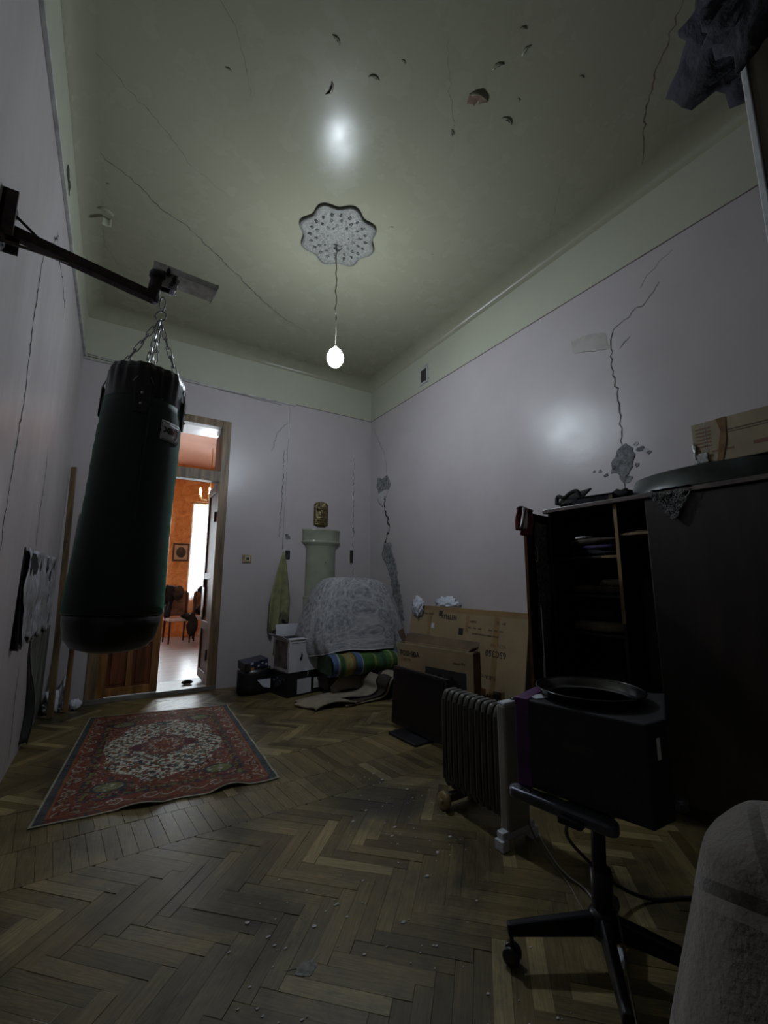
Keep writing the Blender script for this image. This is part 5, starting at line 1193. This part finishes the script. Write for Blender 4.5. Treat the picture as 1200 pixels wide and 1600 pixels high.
wp('shelf', (.012, .05, 1.475), (WX-.01, .235, 1.49), 'wardrobe_raw'); wp('divider', (.0, .04, .09), (WX-.01, .058, WZ-.02), 'wardrobe_inside')
for (a, b) in ((-.83, .055),):
    dd_ = wp('closed_door', (-.018, a, .08), (-.001, b, WZ-.025)); wp('door_edge', (-.019, b-.002, .3), (-.003, b+.002, WZ-.03), 'wardrobe_edge', .0005)
# open left leaf hinged at far end
hx, hy = -.005, WY1-.01; th_ = math.radians(198.5)
dl = Vector((math.cos(th_), math.sin(th_), 0)); dnn = Vector((-dl.y, dl.x, 0)); H0 = Vector((hx, hy, 0)); Lf = .435
o = MB().hexa([H0+Vector((0, 0, .08)), H0+dl*Lf+Vector((0, 0, .08)), H0+dl*Lf-dnn*.018+Vector((0, 0, .08)), H0-dnn*.018+Vector((0, 0, .08)), H0+Vector((0, 0, 1.655)), H0+dl*Lf+Vector((0, 0, 1.635)), H0+dl*Lf-dnn*.018+Vector((0, 0, 1.635)), H0-dnn*.018+Vector((0, 0, 1.655))]).build('open_door', 'wardrobe_dark', wd, bev=.002)
MB().hexa([H0+dl*(Lf+.001)+Vector((0, 0, .08)), H0+dl*(Lf+.004)+Vector((0, 0, .08)), H0+dl*(Lf+.004)-dnn*.018+Vector((0, 0, .08)), H0+dl*(Lf+.001)-dnn*.018+Vector((0, 0, .08)), H0+dl*(Lf+.001)+Vector((0, 0, 1.63)), H0+dl*(Lf+.004)+Vector((0, 0, 1.63)), H0+dl*(Lf+.004)-dnn*.018+Vector((0, 0, 1.63)), H0+dl*(Lf+.001)-dnn*.018+Vector((0, 0, 1.63))]).build('door_edge', 'frame_brown', o)
WO = Vector((2.60, 1.2, 0))
# things hanging on the open leaf (inner side faces the camera side: +dnn)
def onleaf(s_, z, off): return WO+H0+dl*s_+dnn*off+Vector((0, 0, z))
tag(MB().grid(lambda u, v: onleaf(.12+.20*u+.02*math.sin(v*9), 1.58-.78*v, .014+.008*math.sin(u*9+v*4)+.010*mnoise.noise(Vector((u*4, v*8, 0)))), 14, 40).build('hanging_scarf', 'lace_dark', solid=.004), 'dark mottled scarf hanging inside the open wardrobe door', 'scarf')
tag(MB().tube([onleaf(.33, 1.05, .026), onleaf(.335, .90, .03), onleaf(.325, .72, .028), onleaf(.33, .60, .03)], .004, 6).tube([onleaf(.345, .75, .028), onleaf(.35, .60, .03), onleaf(.345, .52, .03)], .003, 6).build('hanging_string', 'white_plastic'), 'thin white string hanging on the open wardrobe door', 'string')
tag(MB().tube([onleaf(.36+.022*math.cos(t), 1.37+.05*math.sin(t), .028) for t in np.linspace(1.6, 5.6, 14)], .003, 5).build('wire_loop', 'cable_white'), 'pale wire loop hung on the scarf of the open door', 'wire')
gm = thing('plaid_garment', 'red and white checked garment slung over the open door top', 'garment', WO+H0+dl*Lf+Vector((0, 0, 1.635)))
def gf(u, v, s_=1):
    t = (v-.35)*.24; z = .018-abs(t)*1.0 if t > 0 else .018+0*t
    return dl*(.005-.11*u)+dnn*(.014 if v < .5 else .014)*0+Vector((0, 0, 0))
for k, (w_, drop, sg, mt, off) in enumerate(((.15, .17, 1, 'red_cloth', -.0), (.15, .14, -1, 'red_cloth', .0), (.05, .13, 1, 'white_cloth', .004))):
    MB().grid(lambda u, v: (dl*(.06-w_*u+(.0 if k else .01)+.05*v*(1-u)+(.0 if k < 2 else .012))+dnn*(sg*(.014+off+.010*math.sin(u*7+v*3))-.009)+Vector((0, 0, .016-drop*v))), 10, 12).build('sleeve', mt, gm, solid=.007)
MB().grid(lambda u, v: (dl*(.06-.15*u)+dnn*(-.009+.026*math.cos(PI*v))+Vector((0, 0, .012+.016*math.sin(PI*v)))), 10, 8).build('collar', 'frame_brown', gm, solid=.006)
# contents of the shelves
def pile(loc, dims, mat, label, seed, cat='clothes'):
    m = MB(); x, y, z = loc
    def fn(u, v):
        a = 2*PI*u; t = PI*v; e = .5
        sx_ = math.copysign(abs(math.cos(a))**e, math.cos(a))*abs(math.sin(t))**.45; sy_ = math.copysign(abs(math.sin(a))**e, math.sin(a))*abs(math.sin(t))**.45; sz_ = -math.copysign(abs(math.cos(t))**.6, math.cos(t))
        k = 1+.13*mnoise.noise(Vector((sx_*2+seed, sy_*2, sz_*3)))
        return (x+sx_*dims[0]/2*k, y+sy_*dims[1]/2*k, z+dims[2]/2+max(-dims[2]/2, sz_*dims[2]/2*k))
    m.grid(fn, 28, 12); return tag(m.build('folded_clothes', mat), label, cat)
pile((2.80, 1.66, 1.362), (.30, .34, .05), 'dark_cloth', 'dark folded clothes at bottom of the upper wardrobe shelf', 1)
pile((2.79, 1.62, 1.405), (.28, .26, .035), 'purple_cloth', 'violet folded cloth on the upper wardrobe shelf', 2)
pile((2.80, 1.66, 1.437), (.30, .34, .05), 'brown_cloth', 'brown folded clothes topping the upper wardrobe pile', 3)
pile((2.76, 1.74, 1.484), (.20, .10, .018), 'white_cloth', 'small pale folded cloth on top of upper wardrobe pile', 4)
pile((2.80, 1.66, 1.117), (.32, .36, .06), 'brown_cloth', 'dull brown clothes on the middle wardrobe shelf', 5)
pile((2.76, 1.55, 1.165), (.20, .17, .05), 'tan_cloth', 'tan folded cloth on the middle wardrobe shelf', 6)
pile((2.80, 1.66, .877), (.34, .40, .07), 'tan_cloth', 'beige crumpled cloth spread on the lower wardrobe shelf', 7)
pile((2.80, 1.68, .945), (.26, .28, .08), 'black_matt', 'black bundle on the lower wardrobe shelf', 8)
pile((2.80, 1.68, .517), (.30, .36, .12), 'dark_cloth', 'dark bundle on the bottom wardrobe shelf', 9)
pile((2.78, 1.35, 1.491), (.26, .12, .015), 'tan_cloth', 'thin flat cloth on the narrow pale shelf', 10)
pile((2.84, 1.345, .45), (.22, .15, .80), 'black_matt', 'long black coat hanging in the narrow wardrobe bay', 11)
# on the wardrobe top (z=1.707)
ZT = 1.708
bgk = thing('black_bag', 'small black handbag with handles on the wardrobe top', 'bag', (2.68, 1.76, ZT))
MB().blob((0, 0, .028), (.08, .12, .028), 24, amp=.35, seed=3, flat=0).build('bag_body', 'black_matt', bgk)
MB().tube(catmull([(-.05, .11, .03), (-.05, .10, .085), (-.05, .05, .07), (-.05, .0, .095), (-.05, -.05, .10), (-.05, -.07, .05)], 5), .014, 8).build('handle', 'black_matt', bgk)
MB().grid(lambda u, v: (-.06+.10*v, .10-.20*u, .03+.07*v+.02*u), 10, 4).build('flap', 'black_matt', bgk, solid=.01)
bk = thing('dark_book', 'dark navy book lying flat on the wardrobe top near the bag', 'book', (2.665, 1.585, ZT))
MB().box((0, 0, .022), (.14, .22, .036), (0, 0, .2)).build('pages', 'tan_cloth', bk); MB().box((0, .0, .042), (.15, .23, .006), (0, 0, .2)).box((0, 0, .003), (.15, .23, .006), (0, 0, .2)).box((-.072, .015, .022), (.006, .23, .042), (0, 0, .2)).build('cover', 'dark_cloth', bk)
tag(MB().blob((2.69, 1.44, ZT+.035), (.05, .07, .035), 18, amp=.5, seed=12, flat=ZT).build('crumpled_hat', 'black_matt'), 'crumpled black hat between book and basin', 'hat')
bs = thing('oval_basin', 'large dark enamel basin upturned on the wardrobe top', 'basin', (2.83, 1.02, ZT))
MB().lathe([(0, .125), (.20, .125), (.225, .115), (.25, .03), (.262, .006), (.262, .0), (.245, .004), (.21, .105), (0, .112)], 48, sx=.90, sy=1.72).build('basin_shell', 'basin_enamel', bs)
MB().tube([(.262*.90*math.cos(a), .262*1.72*math.sin(a), .006) for a in np.linspace(0, 2*PI, 65)[:-1]], .006, 6, closed=True).build('rim', 'black_plastic', bs)
cb = thing('taped_carton', 'taped cardboard carton with faded red print on top of the wardrobe', 'box', (2.84, .86, ZT+.1265), .0)
Wc, Dc, Hc = .44, .30, .235
MB().bb((-Dc/2+.0, -.64+.33, 0), (Dc/2, .165, Hc)).build('carton_body', 'kraft_pale', cb, bev=.004)
xf = -Dc/2
def fp(name, y0_, y1_, z0, z1, mat, off=.0012): MB().bb((xf-off, y0_, z0), (xf, y1_, z1)).build(name, mat, cb)
for k in range(6): fp('print_line', .075-.0*k, .145, .195-.020*k, .201-.020*k, 'ink_rust')
fp('print_line', -.28, .03, .158, .164, 'ink_brown'); fp('print_line', -.28, .03, .146, .150, 'ink_brown'); fp('print_line', -.20, -.10, .055, .075, 'ink_rust'); fp('print_line', -.02, .08, .055, .065, 'ink_rust'); fp('tape', .098, .102, .03, Hc, 'clear_tape')
MB().add([(xf-.002, .045, Hc), (xf-.002, .0, Hc), (xf-.004, .01, .10), (xf-.002, .035, .0), (xf-.002, .06, .0), (xf-.003, .042, .1), (xf-.003, .03, .16)], [(0, 1, 2, 6), (6, 2, 3, 4, 5)]).build('tape', 'amber_tape', cb, solid=.002)
MB().add([(xf-.002, .165, .13), (xf-.003, .165, .115), (xf-.003, .085, .0), (xf-.002, .10, .0)], [(0, 1, 2, 3)]).build('tape', 'kraft_tape', cb, solid=.002)
m = MB(); m.grid(lambda u, v: (xf-.006-.01*math.sin(v*7)*u-.11*max(0, v-.55), .168-.02*u*(1-v)-.0*v+.10*max(0, v-.55)*1.1, .12-.245*v+.01*math.sin(u*5)), 6, 16); lab(m.build('tape', 'clear_tape', cb, solid=.002), 'loose twisted tape hanging off the carton')
MB().grid(lambda u, v: (xf-.004-.010*abs(math.sin(u*7+v*5)), .155-.06*u, .005+.055*v), 8, 8).build('tape', 'clear_tape', cb, solid=.001)
# chain-like lace draped over the wardrobe front
def lace():
    m = MB(); m2 = MB(); yT0, yT1, zt, zb = 1.22, 1.005, WZ-.005, 1.535; r_ = random.Random(3); cyy = 1.10
    for k in range(210):
        v = r_.random()**1.3; yl = yT0+(cyy-yT0)*v; yr = yT1+(cyy-yT1)*v
        if abs(yl-yr) < .01 and v > .97: continue
        u = r_.random(); 
        if .25 < u < .75 and v < .35 and r_.random() < .55: continue
        y = yl+(yr-yl)*u; z = zt+(zb-zt)*v; x = 2.56-r_.uniform(.0, .010); rad = r_.uniform(.005, .010)
        (m if k % 2 else m2).tube([(x+.002*math.sin(3*a), y+rad*math.cos(a), z+rad*math.sin(a)) for a in np.linspace(0, 2*PI, 9)[:-1]], .0018, 4, closed=True)
    for yy, c in ((yT0, m), (yT1, m2), ((yT0+yT1)/2+.03, m2)): c.tube([(2.558, yy+(cyy-yy)*t+.004*math.sin(t*30), zt+(zb-zt)*t) for t in np.linspace(0, 1, 16)], .003, 5)
    t = thing('lace_garland', 'black and white bead lace draped over the wardrobe top edge', 'garland', (0, 0, 0))
    m.build('dark_loops', 'lace_dark', t)['kind'] = 'stuff'; m2.build('light_loops', 'lace_light', t)['kind'] = 'stuff'
    MB().grid(lambda u, v: (2.556+.10*v, yT0-.01+(yT1-yT0+.02)*u, ZT+.003+.002*math.sin(u*20)), 10, 4).build('top_fold', 'lace_dark', t, solid=.003)
lace()
# ---------------------------------------------------------------- near right: draped armchair, tall cupboard, dark bundle
def near_bedspread():
    N, Mv = 120, 46; x0, x1, y0_, y1_ = .99, 1.31, -.08, .475; cx, cy = (x0+x1)/2, (y0_+y1_)/2; hx_, hy_ = (x1-x0)/2, (y1_-y0_)/2; Hh = .775
    m = MB(); vs = []; uvs = []
    for j in range(Mv+1):
        v = j/Mv
        if v < .35: k = v/.35; s_ = k; z = Hh-.09*k**3.2; fl = 0
        else: k = (v-.35)/.65; s_ = 1+.03*k; z = Hh-.09-(Hh-.092)*k; fl = k
        for i in range(N+1):
            a = 2*PI*i/N; ca, sa = math.cos(a), math.sin(a); e = .50
            x = math.copysign(abs(ca)**e, ca)*hx_*s_; y = math.copysign(abs(sa)**e, sa)*hy_*s_
            fold = fl*(.020*math.sin(a*7+2)+.012*math.sin(a*17)); r = 1+fold*1.3
            x *= r; y *= r; x -= .36*fl**1.2*(1-x/hx_)/2; y += .06*fl*(1+y/hy_)/2
            q = .026*mnoise.noise(Vector((x*5, y*5, z*4)))+.018*mnoise.noise(Vector((x*11, y*11, z*5)))
            zz = max(.004, z+q*.8)+(-.05*(x/hx_+1)*0)
            vs.append((cx+x+q*(1 if v > .3 else .2), cy+y+q*.6, zz)); uvs.append((a*.4, v*1.2))
    m.v = vs
    for j in range(Mv):
        for i in range(N): m.f.append((j*(N+1)+i, (j+1)*(N+1)+i, (j+1)*(N+1)+i+1, j*(N+1)+i+1)); m.m.append(0); m.sm.append(True)
    m.uv = uvs
    o = m.build('quilted_bedspread', 'quilt', solid=.006)
    tag(o, 'beige quilted bedspread draped over an armchair at the right foreground', 'bedspread')
def quilt_mat():
    m, nt, b = nt_new('quilt'); v = coord(nt)
    lk(nt, ramp(nt, noise_(nt, v, 4, 6), [(.3, (.095, .078, .066)), (.7, (.155, .13, .112))]), b.inputs['Base Color']); b.inputs['Roughness'].default_value = .95
    b.inputs['Sheen Weight'].default_value = .35
    vo = nt.nodes.new('ShaderNodeTexVoronoi'); vo.feature = 'DISTANCE_TO_EDGE'; vo.inputs['Scale'].default_value = 4.5; lk(nt, v, vo.inputs['Vector'])
    r = ramp(nt, vo.outputs['Distance'], [(0, (0, 0, 0)), (.10, (1, 1, 1))]); s_ = nt.nodes.new('ShaderNodeSeparateColor'); lk(nt, r, s_.inputs[0])
    ad = nt.nodes.new('ShaderNodeMath'); ad.operation = 'MULTIPLY_ADD'; lk(nt, noise_(nt, v, 90, 3), ad.inputs[0]); ad.inputs[1].default_value = .25; lk(nt, s_.outputs[0], ad.inputs[2])
    bump(nt, b, ad.outputs[0], .9, .014); MATS['quilt'] = m
quilt_mat(); near_bedspread()
cu = thing('tall_cupboard', 'tall brown cupboard with pale front edge at the right foreground', 'cupboard', (1.445, .318, 0), -.2)
CZ = 2.80
MB().bb((.0, -.016, 0), (.018, 0, CZ)).build('front_edge', 'pale_edge', cu, bev=.002); MB().bb((.018, -.018, 0), (.55, 0, CZ)).build('side_panel', 'cupboard_brown', cu)
MB().bb((.0, -.80, 0), (.018, -.784, CZ)).build('front_edge', 'pale_edge', cu); MB().bb((.018, -.80, 0), (.55, -.782, CZ)).build('side_panel', 'cupboard_brown', cu)
MB().bb((.0, -.782, CZ-.02), (.55, -.018, CZ)).build('top_board', 'cupboard_brown', cu); MB().bb((.53, -.782, .08), (.55, -.018, CZ-.02)).build('back_panel', 'cupboard_brown', cu)
for a, b in ((-.78, -.401), (-.399, -.018)):
    d_ = MB().bb((.004, a, .08), (.022, b, CZ-.022)).build('door', 'cupboard_brown', cu, bev=.002); MB().tube([(-.012, (a+b)/2+(.15 if a < -.5 else -.15), 1.2), (-.012, (a+b)/2+(.15 if a < -.5 else -.15), 1.35)], .006, 8).build('handle', 'steel_dark', d_)
MB().bb((.03, -.782, 0), (.05, -.018, .08)).build('plinth', 'cupboard_brown', cu)
m = MB(); m.blob((1.50, .20, 2.93), (.23, .26, .16), 40, amp=.55, fr=2.4, seed=4, flat=2.801); m.blob((1.36, .19, 2.80), (.07, .16, .16), 32, amp=.5, fr=3, seed=9); m.blob((1.50, -.15, 2.90), (.24, .30, .14), 32, amp=.5, fr=3, seed=7, flat=2.801)
tag(m.build('dark_bundle', 'dark_cloth'), 'dark cloth bundle heaped on top of the tall cupboard', 'clothes')
# ---------------------------------------------------------------- plaster crumbs on the floor
m = MB(); r_ = random.Random(5)
spots = [(1.45, 2.35, .35, 34), (1.25, 1.95, .35, 26), (.75, 1.62, .25, 26), (1.05, 1.25, .3, 16), (1.10, .97, .16, 10), (.45, 1.35, .25, 12), (1.5, 1.7, .2, 14)]
for (x, y, s_, n) in spots:
    for k in range(n):
        cx, cy = r_.gauss(x, s_*.5), r_.gauss(y, s_*.5); q = r_.choice((.0022, .003, .003, .004, .004, .005, .008)); a = r_.uniform(0, PI)
        if cx > 1.60 and cy > 1.3: continue
        P = [(cx+q*r_.uniform(.6, 1.3)*math.cos(a+t)*1.3, cy+q*r_.uniform(.5, 1.1)*math.sin(a+t)) for t in (0, 1.2, 2.5, 3.7, 5)]
        m.prism(P, .0005, .0018+q*.08)
o = m.build('plaster_crumbs', 'debris'); o['kind'] = 'stuff'; tag(o, 'white plaster crumbs scattered over the worn parquet', 'debris')
for (x, y, s_) in ((.42, 1.30, .055), (.62, 1.45, .04)):
    P = [(x+s_*(.9+.35*math.sin(t*5)+random.uniform(-.1, .1))*math.cos(t)*1.2, y+s_*(.55+.2*math.cos(t*4))*math.sin(t)+.3*s_*math.cos(2*t)) for t in np.linspace(0, 2*PI, 31)[:-1]]
    MB().prism(P, .0, .0012).build('plaster_smear', 'plaster_smudge', floor)
